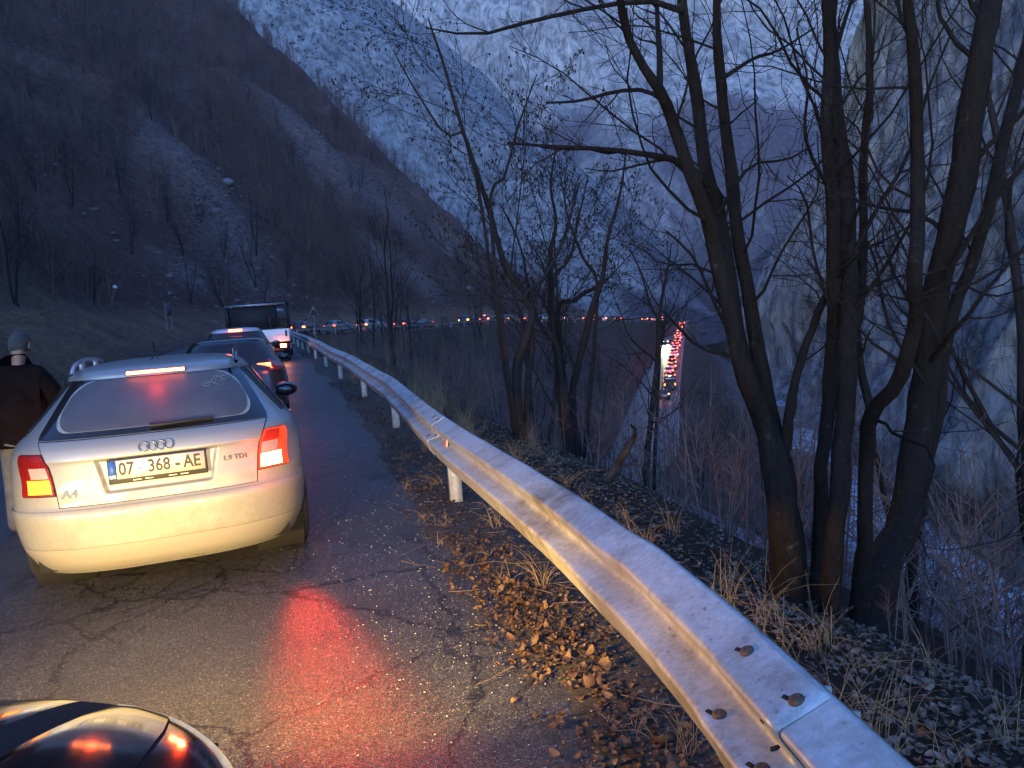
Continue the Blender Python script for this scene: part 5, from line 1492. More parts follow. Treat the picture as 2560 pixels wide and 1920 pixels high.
# clump of three stems and a side shoot, the nearest of the middle
b = base_hit(1690, 1290)
YA = b[1]
A = thing('alder_tree', 'three-stemmed dark tree left of the two close straight trunks, its stems forking low', 'tree', tuple(b), 0, 'leafless trees beyond the guardrail')
stA = [px_stem([(1712, 1330, 80), (1690, 1200, 62), (1680, 1080, 58), (1652, 930, 48), (1610, 800, 42), (1575, 660, 36), (1540, 510, 32), (1500, 400, 28), (1455, 265, 26), (1425, 195, 22), (1365, 105, 19), (1338, 0, 16), (1330, -140, 11), (1300, -330, 6)], YA),
       px_stem([(1700, 1340, 84), (1695, 1200, 66), (1682, 1080, 60), (1668, 960, 46), (1625, 830, 34), (1600, 740, 33), (1582, 620, 32), (1556, 470, 30), (1528, 390, 28), (1508, 230, 26), (1478, 60, 22), (1466, -80, 17), (1440, -300, 9)], YA, .03),
       px_stem([(1718, 1335, 70), (1700, 1150, 60), (1684, 1000, 44), (1655, 850, 34), (1622, 650, 32), (1592, 480, 26), (1574, 330, 24), (1558, 180, 22), (1546, 60, 19), (1550, -60, 15), (1560, -300, 8)], YA, .06),
       px_stem([(1690, 1010, 26), (1715, 830, 20), (1765, 690, 17), (1800, 590, 12), (1812, 480, 8), (1830, 380, 4)], YA, .05)]
exA = [px_stem([(1530, 400, 20), (1475, 352, 16), (1400, 334, 13), (1300, 322, 10), (1200, 317, 8), (1095, 309, 4)], YA, -.12, .05),
       px_stem([(1432, 215, 13), (1390, 195, 9), (1330, 198, 8), (1250, 218, 6), (1180, 222, 4)], YA, .08, .05),
       px_stem([(1478, 25, 14), (1400, 2, 11), (1290, 15, 9), (1150, 45, 8), (1030, 75, 6), (920, 60, 3)], YA, .06, .05),
       px_stem([(1560, 170, 11), (1630, 125, 8), (1680, 110, 6), (1760, 60, 4)], YA, .08, .05),
       px_stem([(1425, 200, 15), (1425, 120, 13), (1420, 40, 10), (1418, -80, 6)], YA, .05, .05),
       px_stem([(1550, 465, 10), (1620, 360, 7), (1700, 345, 5), (1760, 310, 3)], YA, .10, .05),
       px_stem([(1610, 760, 10), (1560, 690, 8), (1500, 560, 6), (1440, 500, 4)], YA, -.1, .05)]
tree_from_stems(A, stA, LV, extra=exA, side=12)

b = base_hit(1790, 1330)
B = thing('alder_tree', 'pair of close straight trunks with mossy feet between the three-stemmed tree and the curved trunk', 'tree', tuple(b), 0, 'leafless trees beyond the guardrail')
YB = b[1]
stB = [px_stem([(1762, 1345, 34), (1768, 1180, 30), (1772, 1010, 30), (1792, 850, 30), (1806, 650, 29), (1798, 450, 27), (1786, 270, 24), (1790, 130, 22), (1782, 0, 19), (1770, -150, 13), (1760, -330, 7)], YB + .35),
       px_stem([(1790, 1350, 48), (1800, 1170, 42), (1815, 980, 42), (1832, 780, 40), (1840, 620, 38), (1832, 450, 36), (1812, 300, 32), (1800, 150, 30), (1790, 50, 26), (1806, -80, 19), (1815, -320, 9)], YB),
       px_stem([(1828, 820, 20), (1858, 640, 20), (1866, 490, 18), (1870, 300, 17), (1880, 170, 15), (1872, 0, 13), (1850, -200, 7)], YB + .5)]
exB = [px_stem([(1796, 150, 12), (1820, 60, 9), (1850, -30, 6)], YB, .1, .05), px_stem([(1838, 560, 12), (1900, 440, 9), (1960, 340, 8), (2010, 180, 6), (2060, 60, 3)], YB, .12, .05),
       px_stem([(1795, 420, 8), (1740, 300, 7), (1745, 180, 5), (1720, 60, 3)], YB, -.1, .05), px_stem([(1806, 700, 8), (1760, 560, 6), (1740, 430, 5), (1700, 380, 3)], YB, -.1, .05),
       px_stem([(1840, 640, 9), (1930, 600, 6), (2010, 590, 5), (2100, 560, 3)], YB, .1, .05)]
tree_from_stems(B, stB, LV, extra=exB, side=12)

b = base_hit(1866, 1352)
C3 = thing('alder_tree', 'tree with a hooked S-shaped trunk and a thick leaning trunk from one foot', 'tree', tuple(b), 0, 'leafless trees beyond the guardrail')
YC = b[1]
stC = [px_stem([(1848, 1372, 50), (1862, 1240, 38), (1866, 1120, 34), (1872, 1000, 32), (1878, 915, 34), (1900, 876, 34), (1940, 840, 34), (1966, 770, 34), (1984, 680, 32), (1974, 600, 30), (1984, 480, 29), (1982, 320, 27), (1976, 160, 25), (1960, 0, 20), (1950, -160, 14), (1960, -330, 7)], YC),
       px_stem([(1868, 1375, 92), (1905, 1240, 74), (1945, 1120, 72), (1974, 1020, 68), (1998, 860, 60), (2026, 670, 56), (2064, 470, 54), (2096, 280, 52), (2126, 90, 46), (2146, -40, 38), (2170, -220, 22), (2180, -360, 12)], YC),
       px_stem([(1968, 1090, 30), (2010, 950, 30), (2050, 720, 28), (2098, 580, 26), (2146, 420, 26), (2180, 260, 24), (2212, 140, 20), (2250, -40, 14), (2270, -260, 7)], YC + .5)]
exC = [px_stem([(2040, 600, 14), (2090, 520, 12), (2150, 430, 9), (2240, 330, 5)], YC, -.12, .05), px_stem([(1976, 100, 12), (1945, 30, 9), (1930, -60, 5)], YC, .1, .05),
       px_stem([(2000, 830, 10), (1920, 700, 7), (1890, 560, 6), (1860, 500, 3)], YC, .15, .05), px_stem([(1984, 640, 9), (2060, 610, 7), (2140, 640, 5), (2220, 620, 3)], YC, -.1, .05),
       px_stem([(1880, 880, 20), (1860, 800, 16), (1855, 720, 10), (1840, 640, 5)], YC, .1, .05)]
tree_from_stems(C3, stC, LV, extra=exC, side=12)

b = base_hit(1966, 1345)
D4 = thing('alder_tree', 'slim dark stem just right of the thick leaning trunk, above the bright river gap', 'tree', tuple(b), 0, 'leafless trees beyond the guardrail')
tree_from_stems(D4, [px_stem([(1965, 1380, 32), (1972, 1220, 24), (1992, 1080, 22), (2008, 950, 20), (2030, 800, 17), (2035, 640, 13), (2060, 430, 8), (2080, 250, 4)], b[1]), px_stem([(1970, 1330, 20), (1930, 1180, 12), (1905, 1050, 10), (1890, 960, 9), (1870, 840, 6), (1850, 760, 3)], b[1])], LV, side=9)

# left-hand alders with catkins
def far_base(x, y, Y):
    p = aty(x * K22, y * K22, Y); return np.array([p[0], p[1], float(ground_z(p[0], p[1])[0])])
LVD = [dict(n=7, lf=.36, ang=.75, up=.10, N2=8, t0=.3, wig=.14, rf=.28, rmin=.005), dict(n=6, lf=.50, ang=.65, up=.07, N2=7, t0=.15, wig=.14, rf=.5, rmin=.0034), dict(n=5, lf=.5, ang=.6, up=.03, N2=5, t0=.15, wig=.16, rf=.6, rmin=.003)]
def grounded(root_loc, stems):
    out = []
    for P, R in stems:
        R = R * .84
        P = np.vstack([[root_loc[0] + .15 * (P[0][0] - root_loc[0]), root_loc[1], root_loc[2] - .25], P]); R = np.r_[R[0] * 1.15, R]
        out.append((P, R))
    return out
YD = 12.0
b = far_base(1116, 870, YD)
T1 = thing('alder_tree', 'leaning catkin tree, leftmost of the three trees behind the guardrail, its crown spreading left', 'tree', tuple(b), 0, 'catkin trees behind the guardrail')
tree_from_stems(T1, grounded(b, [px_stem([(1116, 850, 26), (1118, 790, 24), (1140, 730, 22), (1150, 690, 20), (1140, 640, 18), (1100, 585, 17), (1072, 510, 15), (1050, 430, 14), (1022, 350, 12), (985, 235, 9), (955, 130, 7), (925, 40, 4)], YD),
                                       px_stem([(1150, 690, 16), (1130, 640, 12), (1175, 600, 10), (1215, 520, 8), (1250, 400, 5)], YD + .3), px_stem([(1060, 470, 9), (1090, 380, 7), (1120, 270, 5), (1160, 160, 3)], YD - .2),
                                       px_stem([(1022, 350, 8), (960, 290, 6), (900, 200, 5), (850, 110, 3)], YD + .2)]), LVD, mat=M_BARK2, side=9, catkins=True)
YE = 13.5
b = far_base(1215, 880, YE)
T2 = thing('alder_tree', 'upright catkin tree in the middle of the three behind the guardrail', 'tree', tuple(b), 0, 'catkin trees behind the guardrail')
tree_from_stems(T2, grounded(b, [px_stem([(1222, 870, 26), (1210, 800, 22), (1195, 720, 18), (1190, 640, 15), (1188, 560, 12), (1200, 480, 9), (1190, 400, 7), (1200, 320, 4)], YE), px_stem([(1205, 760, 15), (1160, 690, 12), (1140, 610, 8), (1120, 520, 6), (1080, 440, 4)], YE),
                                       px_stem([(1192, 640, 10), (1230, 560, 8), (1250, 470, 6), (1270, 380, 3)], YE + .3)]), LVD, mat=M_BARK2, side=9, catkins=True)
b = far_base(1238, 880, YE + 1)
T3 = thing('alder_tree', 'forked tree with a broken grey stub, rightmost of the three behind the guardrail', 'tree', tuple(b), 0, 'catkin trees behind the guardrail')
tree_from_stems(T3, grounded(b, [px_stem([(1238, 870, 22), (1246, 800, 19), (1266, 720, 18), (1282, 660, 17), (1300, 600, 13), (1316, 500, 10), (1340, 420, 7), (1352, 320, 4)], YE + 1), px_stem([(1205, 690, 14), (1240, 650, 13), (1285, 622, 10), (1312, 600, 8)], YE + 1),
                                       px_stem([(1290, 640, 9), (1260, 560, 8), (1230, 480, 5), (1210, 380, 3)], YE + .8)]), LVD, mat=M_BARK2, side=9, catkins=True)
YF = 17.0
b = far_base(1395, 1080, YF)
T4 = thing('young_tree', 'thin straight tree standing in front of the lower road beside the red queue', 'tree', tuple(b))
tree_from_stems(T4, grounded(b, [px_stem([(1393, 1075, 19), (1402, 960, 17), (1414, 840, 15), (1424, 740, 12), (1428, 660, 9), (1440, 590, 6), (1450, 530, 3)], YF), px_stem([(1424, 740, 10), (1405, 660, 7), (1385, 590, 5), (1360, 540, 3)], YF)]),
                [dict(n=9, lf=.40, ang=.85, up=.06, N2=8, t0=.30, wig=.13, rf=.4), dict(n=5, lf=.45, ang=.7, up=.03, N2=6, t0=.2, wig=.13, rf=.5), dict(n=3, lf=.5, ang=.6, up=.02, N2=4, t0=.2, wig=.15, rf=.6)], mat=M_BARK2, side=8)
# broken dead stem with a hooked end, in front of the lower road
YG = 8.5
b = far_base(1290, 1060, YG)
T5 = thing('dead_tree', 'broken dead stem with a hooked tip leaning over the lower road', 'tree', tuple(b))
P_, R_ = px_stem([(1300, 1060, 22), (1330, 1010, 20), (1350, 975, 19), (1366, 952, 15), (1372, 930, 11), (1362, 918, 8)], YG)
tree_from_stems(T5, grounded(b, [(P_, R_)]), [dict(n=3, lf=.3, ang=.9, up=.0, N2=5, t0=.3, wig=.2, rf=.3), dict(n=3, lf=.5, ang=.8, up=.0, N2=4, wig=.2), dict(n=2, lf=.5, ang=.8, up=.0, N2=3)], mat=pmat('rotten_wood', (.04, .026, .02), .95, bump=.5), side=8)

# ------------------------------------------------------------------ trees of the slope: five kinds, copied
def proto_tree(h, nst, mat, name, label, group, spread=.16, lv=None):
    root = thing(name, label, 'tree', (0, 0, 0), 0, group)
    st = []
    for k in range(nst):
        a = random.uniform(0, 6.28); pts = []; hh = h * random.uniform(.75, 1.0)
        x = y = 0; dx, dy = math.cos(a) * spread, math.sin(a) * spread
        for i in range(7):
            pts.append((x, y, -.3 + hh * i / 6)); x += dx * hh / 6 + random.gauss(0, .012 * h); y += dy * hh / 6 + random.gauss(0, .012 * h)
        r0 = .0105 * h * random.uniform(.8, 1.1)
        st.append((np.array(pts), r0 * np.linspace(1, .14, 7)))
    return tree_from_stems(root, st, lv or [dict(n=9, lf=.34, ang=.7, up=.08, N2=6, t0=.22, wig=.13, rf=.42), dict(n=5, lf=.45, ang=.65, up=.05, N2=4, t0=.2, wig=.14, rf=.5, rmin=.004), dict(n=3, lf=.5, ang=.6, up=.02, N2=3, t0=.2, wig=.14, rf=.6, rmin=.0035)], mat=mat, side=6)
GT = 'bare trees on the slope below the road'
LT_ = 'bare thin tree among its like on the wooded slope below the road'
pro = [proto_tree(h, n, M_BARK2, 'slope_tree', LT_, GT, s) for h, n, s in ((7, 1, .08), (8.5, 2, .12), (6, 3, .18), (10, 2, .10), (5, 2, .2))]
spots = []
rg = random.Random(11)
tries = 0
while len(spots) < 75 and tries < 6000:
    tries += 1
    Y = rg.uniform(9, 110); X = rg.uniform(-12, 75)
    q = proj((X, Y, -3))
    if not (700 < q[0] < 2700): continue
    d, zr, _ = nearest(RAIL, RT, RN, np.array([X]), np.array([Y])); dl, zl, _ = nearest(LOW, LT, LN, np.array([X]), np.array([Y])); dv, _, _ = nearest(RIVER, VT, VN, np.array([X]), np.array([Y]))
    if d[0] < 3.2 or abs(dl[0]) < 5.5 or dv[0] > -4 and dv[0] < 5 or dv[0] > 8: continue
    if 1440 < q[0] < 1720 and Y < 62 and dl[0] < 0 and rg.random() < .8: continue
    if Y < 14 and q[0] < 1750: continue
    if any((X - a) ** 2 + (Y - c) ** 2 < 2.2 for a, c in spots): continue
    spots.append((X, Y))
for i, (X, Y) in enumerate(spots):
    o = pro[i] if i < len(pro) else copy_tree(pro[i % len(pro)])
    s = rg.uniform(.75, 1.2)
    dl, _, _ = nearest(LOW, LT, LN, np.array([X]), np.array([Y])); q = proj((X, Y, -3))
    kind_ = ('single-stemmed', 'twin-stemmed', 'bushy three-stemmed', 'tall twin-stemmed', 'short twin-stemmed')[i % 5]
    zone = 'across the lower road' if dl[0] > 0 else 'on the near slope' if Y < 30 else 'far down the slope'
    side_ = ', left of the red queue' if q[0] < 1640 else ', behind the close dark trunks' if q[0] < 2100 else ', right of the close dark trunks'
    o['label'] = kind_ + ' tree ' + zone + side_
    o.location = (X, Y, float(ground_z(X, Y)[0])); o.rotation_euler = (rg.uniform(-.07, .07), rg.uniform(-.07, .07), rg.uniform(0, 6.28)); o.scale = (s, s, s)
# saplings one can tell apart on the hillside above the road
GH = 'bare saplings on the hillside above the road'
pro2 = [proto_tree(h, n, M_BARK2, 'hillside_sapling', 'bare grey-brown sapling among its like on the dark hillside above the road', GH, s) for h, n, s in ((6, 3, .16), (7.5, 2, .1), (5, 4, .22))]
hs = [(75, 640), (235, 760), (500, 560), (560, 420), (640, 640), (700, 560), (735, 420), (770, 470), (830, 520), (880, 470), (900, 500), (905, 460), (940, 600), (1000, 640), (1060, 600), (1090, 690), (980, 720), (860, 730), (720, 700), (640, 720), (560, 650), (460, 640), (330, 640), (420, 560), (300, 480), (180, 520), (250, 380), (90, 480), (380, 300), (530, 300), (620, 260), (700, 330), (840, 330), (140, 700), (40, 760), (1150, 720), (1220, 740), (1300, 730), (1400, 745), (1520, 750), (480, 760), (560, 770), (660, 770)]
for i, (x, y) in enumerate(hs):
    p = hit(x, y, 10, 320)
    o = pro2[i] if i < 3 else copy_tree(pro2[i % 3])
    s = rg.uniform(.7, 1.25)
    if p[1] > 70: s *= 1.1
    kind_ = ('three-stemmed', 'twin-stemmed', 'bushy four-stemmed')[i % 3]
    zone = 'at the hillside foot' if y > 690 else 'halfway up the hillside' if y > 480 else 'high on the hillside'
    side_ = ', at the left edge' if x < 250 else ', above the white truck' if x < 680 else ', above the warning sign' if x < 900 else ', above the far bend of the road'
    o['label'] = kind_ + ' sapling ' + zone + side_
    o.location = tuple(p); o.rotation_euler = (rg.uniform(-.1, .1), rg.uniform(-.1, .1), rg.uniform(0, 6.28)); o.scale = (s, s, s)

# ------------------------------------------------------------------ woods and brush as masses
def mini_tree(h, nb, rng):
    segs = [((0, 0, -.2), (rng.normal() * .04 * h, rng.normal() * .04 * h, h), .011 * h, .002 * h)]
    for k in range(nb):
        t = rng.uniform(.15, .95); a = rng.uniform(0, 6.28); l = h * (.5 - .32 * t) * rng.uniform(.6, 1.2); e = rng.uniform(.5, 1.1)
        p = (0, 0, h * t); q = (l * math.cos(a) * math.cos(e), l * math.sin(a) * math.cos(e), h * t + l * math.sin(e))
        segs.append((p, q, .005 * h * (1.2 - t), .0012 * h))
    P = np.array([[s[0], s[1]] for s in segs]); R = np.array([[s[2], s[3]] for s in segs])
    return P, R
_r = np.random.default_rng(21)
minis = [mini_tree(1.0, 18, _r) for _ in range(8)]
def scatter(name, XY, hs_, mat, rmul=1.0):
    Z = ground_z(XY[:, 0], XY[:, 1]); allP, allR = [], []
    for k in range(8):
        m = np.arange(len(XY)) % 8 == k
        if not m.any(): continue
        P, R = minis[k]; n = m.sum(); h = hs_[m]; a = _r.uniform(0, 6.28, n); c, s = np.cos(a), np.sin(a)
        tl = _r.normal(size=(n, 2)) * .10
        Q = P[None] * h[:, None, None, None]
        x = Q[..., 0] * c[:, None, None] - Q[..., 1] * s[:, None, None] + Q[..., 2] * tl[:, 0, None, None]; y = Q[..., 0] * s[:, None, None] + Q[..., 1] * c[:, None, None] + Q[..., 2] * tl[:, 1, None, None]
        W = np.stack([x + XY[m, 0, None, None], y + XY[m, 1, None, None], Q[..., 2] + Z[m, None, None]], -1)
        allP.append(W.reshape(-1, 2, 3)); allR.append((R[None] * h[:, None, None] * rmul).reshape(-1, 2))
    V, F = tube_arrays(np.concatenate(allP), np.concatenate(allR), 3)
    o = np_obj(name, V, F, mat, None, False); tag(o, kind='stuff'); return o
# hillside above the road
n = 34000
XY = np.stack([_r.uniform(-150, 70, n), _r.uniform(6, 280, n)], 1)
d, _, _ = nearest(RAIL, RT, RN, XY[:, 0], XY[:, 1])
clump = fbm(XY[:, 0] * .05, XY[:, 1] * .05, 4, 3)
sc = np.zeros(n)
for px, py, r in ((515, 470, 3), (560, 530, 3.5), (580, 590, 4), (620, 700, 4), (740, 320, 6), (800, 380, 7), (870, 440, 7), (960, 510, 7), (1040, 560, 6), (1120, 620, 6)):
    p = hit(px, py); sc = np.maximum(sc, np.exp(-((XY[:, 0] - p[0]) ** 2 + (XY[:, 1] - p[1]) ** 2) / (r * 1.2) ** 2))
keep = (d < -14.5) & (clump > -.45 + sc * 1.2) & (np.abs(XY[:, 0]) < XY[:, 1] * 1.1 + 20) & (_r.random(n) > sc * .9)
XY = XY[keep][:11000]
hh_ = np.random.default_rng(5).uniform(2.0, 6.0, len(XY))
scatter('hillside_woods', XY, hh_, M_WOOD, 2.0)
# brush on the slope below
n = 16000
XY = np.stack([_r.uniform(-22, 60, n), 5 + 125 * _r.random(n) ** 1.5], 1)
d, _, _ = nearest(RAIL, RT, RN, XY[:, 0], XY[:, 1]); dl, _, _ = nearest(LOW, LT, LN, XY[:, 0], XY[:, 1]); dv, _, _ = nearest(RIVER, VT, VN, XY[:, 0], XY[:, 1])
keep = (d > 2.6) & (np.abs(dl) > 4.2) & (np.abs(dv) > 5) & (dv < 9)
XY = XY[keep][:4200]
d = d[keep][:4200]
scatter('undergrowth', XY, np.clip(np.random.default_rng(6).uniform(.8, 3.2, len(XY)) * np.interp(d, [2.6, 6], [.35, 1]), .4, 4), M_TWIG2)
# shrubs dotting the far slope
n = 60000
XY = np.stack([_r.uniform(-280, 320, n), _r.uniform(240, 740, n)], 1)
Zf = far_slope_z(XY[:, 0], XY[:, 1])
cl_ = fbm(XY[:, 0] * .03, XY[:, 1] * .03, 12, 3)
XY = XY[(cl_ > -.3)][:36000]
Zf = far_slope_z(XY[:, 0], XY[:, 1])
ico = np.array([[0, 0, 1.0], [.9, 0, .35], [.28, .85, .4], [-.72, .52, .3], [-.7, -.5, .45], [.28, -.86, .3], [0, 0, -.2]])
fc = np.array([[0, 1, 2, 2], [0, 2, 3, 3], [0, 3, 4, 4], [0, 4, 5, 5], [0, 5, 1, 1], [6, 2, 1, 1], [6, 3, 2, 2], [6, 4, 3, 3], [6, 5, 4, 4], [6, 1, 5, 5]])
s_ = _r.uniform(.25, .95, len(XY))
V = ico[None] * s_[:, None, None] * _r.uniform(.6, 1.3, (len(XY), 7, 3)) + np.stack([XY[:, 0], XY[:, 1], Zf], 1)[:, None, :]
F = (fc[None] + (np.arange(len(XY)) * 7)[:, None, None]).reshape(-1, 4)
tag(np_obj('far_shrubs', V.reshape(-1, 3), F[:, :3], pmat('far_shrub', (.065, .06, .06), .95, spec=.05, var=.4, scale=.3), None, False), kind='stuff')

# ------------------------------------------------------------------ the verge: fallen leaves, litter, dry grass, pebbles
def leaf_shape(l, w, curl, fold, tooth):
    n = 7; t = np.linspace(0, 1, n); hw = w * np.sin(np.pi * np.clip(t * .93 + .05, 0, 1)) ** .75 * (1 + tooth * np.array([0, 1, -1, 1, -1, 1, 0]))
    x = (t - .5) * l; zc = curl * l * (2 * t - 1) ** 2
    L_ = np.stack([x, hw, zc + fold * hw], 1); Rr_ = np.stack([x, -hw, zc + fold * hw * .7], 1); Cc = np.stack([x, 0 * t, zc], 1)
    V = np.stack([L_, Cc, Rr_], 1).reshape(-1, 3)
    return V, grid_faces(n, 3)
leafs = [leaf_shape(*a) for a in ((.075, .022, .25, .5, .05), (.09, .028, .12, .25, .12), (.06, .024, .35, .8, .05), (.10, .025, .2, -.5, .10), (.07, .030, -.15, .6, .15), (.055, .017, .4, .3, 0))]
def scatter_leaf_spots(n, dmin, dmax, y0, y1, power, dens):
    out = []
    while len(out) < n:
        Y = y0 + (y1 - y0) * random.random() ** power
        s = rail_s(Y); k, t, nn = frame_s(s); d = random.triangular(dmin, dmax, dens)
        if fbm(np.array([k[0] * 0 + Y * 1.3]), np.array([d * 2.2]), 5, 3)[0] < random.uniform(-1.3, .1): continue
        p = k + nn * d
        out.append((p[0], p[1], max(float(p[2]) + .016 - (.0 if d < .3 else 9), float(ground_z(p[0], p[1])[0]) + .012), d))
    return out
leaf_me = [np_mesh('fallen_leaf', V, F, M_LEAF) for V, F in leafs]
near_spots = scatter_leaf_spots(190, -.36, .14, 1.5, 5.0, 1.0, -.03) + scatter_leaf_spots(90, .45, 2.2, 1.5, 5.0, 1.3, .9)
for i, (x, y, z, d) in enumerate(near_spots):
    o = mobj('fallen_leaf', leaf_me[i % 6]); s = random.uniform(.38, .85)
    o.location = (x, y, z + .012 + random.random() * .03); o.rotation_euler = (random.gauss(0, .5), random.gauss(0, .5), random.uniform(0, 6.28)); o.scale = (s, s, s)
    if d < .3: tag(o, 'curled brown leaf among the fallen leaves on the road side of the guardrail', 'leaf', 'fallen leaves at the road edge')
    else: tag(o, 'brown leaf among the fallen leaves beyond the guardrail', 'leaf', 'fallen leaves beyond the guardrail')
def leaf_mass(name, spots_, mat, smin, smax):
    Vs, Fs, o = [], [], 0
    for k, (x, y, z, d) in enumerate(spots_):
        V, F = leafs[k % 6]; s = random.uniform(smin, smax)
        m = Matrix.LocRotScale(Vector((x, y, z + random.random() * .014)), __import__('mathutils').Euler((random.gauss(0, .22), random.gauss(0, .22), random.uniform(0, 6.28))), Vector((s, s, s)))
        A = np.array(m)[:3]; W = V @ A[:, :3].T + A[:, 3]
        Vs.append(W); Fs.append(F + o); o += len(W)
    return tag(np_obj(name, np.vstack(Vs), np.vstack(Fs), mat), kind='stuff')
leaf_mass('leaf_litter', scatter_leaf_spots(4200, -.36, .3, 1.2, 18, 1.9, .0), M_LEAF, .22, .6)
leaf_mass('leaf_litter', scatter_leaf_spots(10500, .05, 3.6, .9, 14, 1.8, .9), M_LEAF2, .25, .7)

def grass_mass(name, tufts, mat):
    P, R = [], []
    for (x, y, z, hgt, nb, flop) in tufts:
        for k in range(nb):
            a = random.uniform(0, 6.28); l = hgt * random.uniform(.5, 1.25); f = flop * random.uniform(.3, 1.3)
            t = np.linspace(0, 1, 5)
            r_ = l * (f * t ** 1.7); zz = l * (t - .45 * f * t ** 2.4)
            P.append(np.stack([x + random.gauss(0, .03) + r_ * math.cos(a), y + random.gauss(0, .03) + r_ * math.sin(a), z - .02 + zz], 1))
            R.append(np.linspace(.0016, .0005, 5) * random.uniform(.7, 1.4))
    V, F = tube_arrays(np.array(P), np.array(R), 3)
    return tag(np_obj(name, V, F, mat), kind='stuff')
tufts = []
for (x, y, z, d) in scatter_leaf_spots(110, .1, 2.4, 1.5, 12, 1.3, .5): tufts.append((x, y, z, random.uniform(.16, .42), random.randint(7, 18), random.uniform(.5, 1.1)))
for (x, y, z, d) in scatter_leaf_spots(16, -.3, .12, 1.6, 12, 1.3, .0): tufts.append((x, y, z, random.uniform(.07, .20), random.randint(5, 14), random.uniform(.6, 1.2)))
for (x, y, z, d) in scatter_leaf_spots(110, .2, 2.5, 10, 36, 1.2, .6): tufts.append((x, y, z, random.uniform(.3, .9), random.randint(10, 22), random.uniform(.3, .8)))
grass_mass('dry_grass', tufts, M_GRASS)
# grass bank left of the road
tufts = []
for k in range(900):
    i = random.randint(int(np.argmax(RAIL[:, 1] > 12)), int(np.argmax(RAIL[:, 1] > 58))); e = random.uniform(7.3, 15); p = RAIL[i] - RN[i] * e + np.random.normal(size=3) * .2
    tufts.append((p[0], p[1], float(ground_z(p[0], p[1])[0]), random.uniform(.25, .6), 12, random.uniform(.6, 1.2)))
P_ = M_GRASS
grass_mass('bank_grass', tufts, pmat('bank_grass_blade', (.30, .19, .11), .9, var=.5, scale=1.2))
# pebbles along the asphalt edge
V, F = lathe([(-1, .05), (-.6, .75), (0, 1), (.6, .75), (1, .05)], 6)
V = V * .5
Vs, Fs = [], []
for k, (x, y, z, d) in enumerate(scatter_leaf_spots(3000, -1.4, .1, 1.5, 12, 1.7, -.30)):
    s = random.choice([.003, .003, .004, .005, .007]) * random.uniform(.7, 1.3)
    a = random.uniform(0, 6.28); c, sn = math.cos(a), math.sin(a)
    W = V * np.array([1.4, 1, .8]) * s; Vs.append(np.stack([W[:, 0] * c - W[:, 1] * sn + x, W[:, 0] * sn + W[:, 1] * c + y, W[:, 2] + (z if d > -.2 else z - .014) + s * .25], 1)); Fs.append(F + k * len(V))
tag(np_obj('gravel', np.vstack(Vs), np.vstack(Fs), M_PEB), kind='stuff')

# litter one can pick out
def crumple(name, label, cat, px, py, size, mat, sq=.45, seed=1):
    p = hit(px, py, 1.5, 40); r = np.random.default_rng(seed)
    V, F = lathe([(-1, .05), (-.8, .6), (-.3, .95), (.2, .8), (.7, .9), (1, .1)], 9)
    V = V * r.uniform(.7, 1.25, V.shape) * np.array([size, size * .6, size * sq]) / 2
    o = np_obj(name, V, F, mat, None, False); o.location = (p[0], p[1], p[2] + size * sq * .4 + .075 * 0); o.rotation_euler = (0, 0, r.uniform(0, 3)); tag(o, label, cat); return o
crumple('crumpled_paper', 'crumpled pinkish scrap of paper on the asphalt edge left of the leaves', 'litter', 1183, 1502, .11, pmat('pink_paper', (.55, .36, .40), .8, bump=.5), .25, 3)
crumple('plastic_scrap', 'pale bluish plastic scrap in the dirt below the guardrail reflector', 'litter', 1062, 1155, .12, pmat('pale_plastic', (.55, .55, .58), .4), .45, 4)
crumple('pale_stone', 'small pale stone on the verge right of the plastic scrap', 'stone', 1070, 1197, .075, M_PEB, .7, 5)
crumple('white_scrap', 'white scrap on the gravel far along the road edge', 'litter', 933, 1040, .14, pmat('white_scrap', (.7, .66, .62), .6), .3, 6)
# boulders on the scree
rb = pmat('boulder_rock', (.20, .185, .185), .9, bump=.6, bscale=3, var=.4, scale=2)
for k, (x, y, s, l) in enumerate(((568, 461, 2.2, 'large pale boulder perched on the scree edge above the white truck'), (543, 531, 1.4, 'pale boulder on the scree, lower one of the pair above the truck'), (600, 545, .8, 'small grey rock beside the lower boulder on the scree'), (1175, 725, 2.0, 'bluish pale rock on the hillside above the middle of the far queue'), (790, 520, 1.2, 'pale rock on the left edge of the wide scree band'), (985, 600, 1.6, 'grey rock near the foot of the wide scree band'))):
    p = hit(x, y, 10, 320); r = np.random.default_rng(40 + k)
    V, F = lathe([(-1, .05), (-.75, .65), (-.2, .98), (.3, .9), (.8, .6), (1, .06)], 8)
    V = V * r.uniform(.75, 1.2, V.shape) * np.array([s, s * .7, s * .6]) / 2
    o = np_obj('boulder', V, F, rb, None, False); o.location = (p[0], p[1], p[2] + s * .12); o.rotation_euler = (0, 0, r.uniform(0, 3)); tag(o, l, 'rock', 'boulders on the scree')
p = hit(288, 722, 10, 200)
crumple('white_litter', 'torn white plastic caught on the hillside left of the road', 'litter', 288, 722, .0035 * p[1], pmat('white_plastic', (.6, .58, .6), .6), .8, 9)

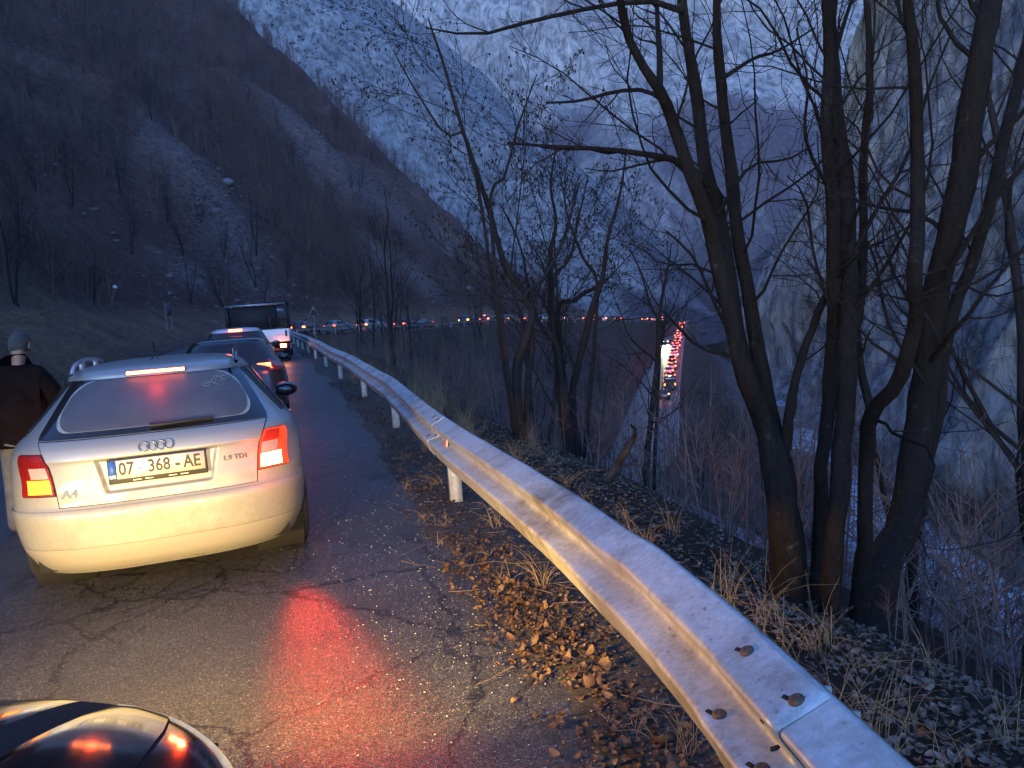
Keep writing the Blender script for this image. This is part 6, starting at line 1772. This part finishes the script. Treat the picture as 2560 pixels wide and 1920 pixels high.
# broken stone on the scree bands of the hillside
V, F = lathe([(-1, .05), (-.7, .7), (0, 1), (.6, .8), (1, .1)], 5)
Vs, Fs = [], []; k = 0; r = np.random.default_rng(77)
for px, py, rr in ((515, 470, 4), (560, 530, 4), (580, 590, 5), (620, 700, 5), (700, 250, 6), (740, 320, 7), (800, 380, 8), (870, 440, 8), (960, 510, 8), (1040, 560, 7), (1120, 620, 7), (1180, 660, 6), (480, 700, 4), (250, 600, 8), (1050, 700, 5)):
    p = hit(px, py); n = 120
    xy = np.array([p[0], p[1]]) + r.normal(size=(n, 2)) * rr * .8; z = ground_z(xy[:, 0], xy[:, 1])
    for i in range(n):
        s = .08 + .34 * r.random() ** 4
        W = V * r.uniform(.6, 1.2, V.shape) * np.array([1.2, .9, .7]) * s; a = r.uniform(0, 6.28); c, sn = math.cos(a), math.sin(a)
        Vs.append(np.stack([W[:, 0] * c - W[:, 1] * sn + xy[i, 0], W[:, 0] * sn + W[:, 1] * c + xy[i, 1], W[:, 2] + z[i]], 1)); Fs.append(F + k * len(V)); k += 1
tag(np_obj('scree_stones', np.vstack(Vs), np.vstack(Fs), pmat('scree_stone', (.15, .12, .115), .9, var=.5, scale=.8), None, False), kind='stuff')

# thin fallen sticks and stalks lying among the leaves
P, R = [], []
for (x, y, z, d) in scatter_leaf_spots(420, -.5, 3.0, 1.0, 12, 1.7, .3):
    a = random.uniform(0, 6.28); l = random.uniform(.05, .32); t = np.linspace(-.5, .5, 4)
    P.append(np.stack([x + l * t * math.cos(a) + .02 * np.sin(t * 4), y + l * t * math.sin(a), z + .014 + .01 * np.abs(t)], 1)); R.append(np.linspace(.0028, .0014, 4) * random.uniform(.6, 1.5))
V, F = tube_arrays(np.array(P), np.array(R), 4)
tag(np_obj('fallen_sticks', V, F, pmat('dead_stick', (.14, .095, .06), .9, var=.6, scale=4)), kind='stuff')

# ------------------------------------------------------------------ evening air in the gorge
HAZE = np_obj('haze', *box(100, 780, 470, 1640, 1660, 1000), None, None, False)
hm_, hn_, hb_ = newmat('evening_haze'); hn_.nodes.remove(hb_)
hv_ = N(hn_, 'VolumePrincipled'); hv_.inputs['Density'].default_value = 0.00038; hv_.inputs['Color'].default_value = (0.93, 0.90, 1.0, 1); hv_.inputs['Anisotropy'].default_value = 0.2
hn_.links.new(hv_.outputs['Volume'], hn_.nodes['Material Output'].inputs['Volume'])
HAZE.data.materials.append(hm_); tag(HAZE, kind='stuff')
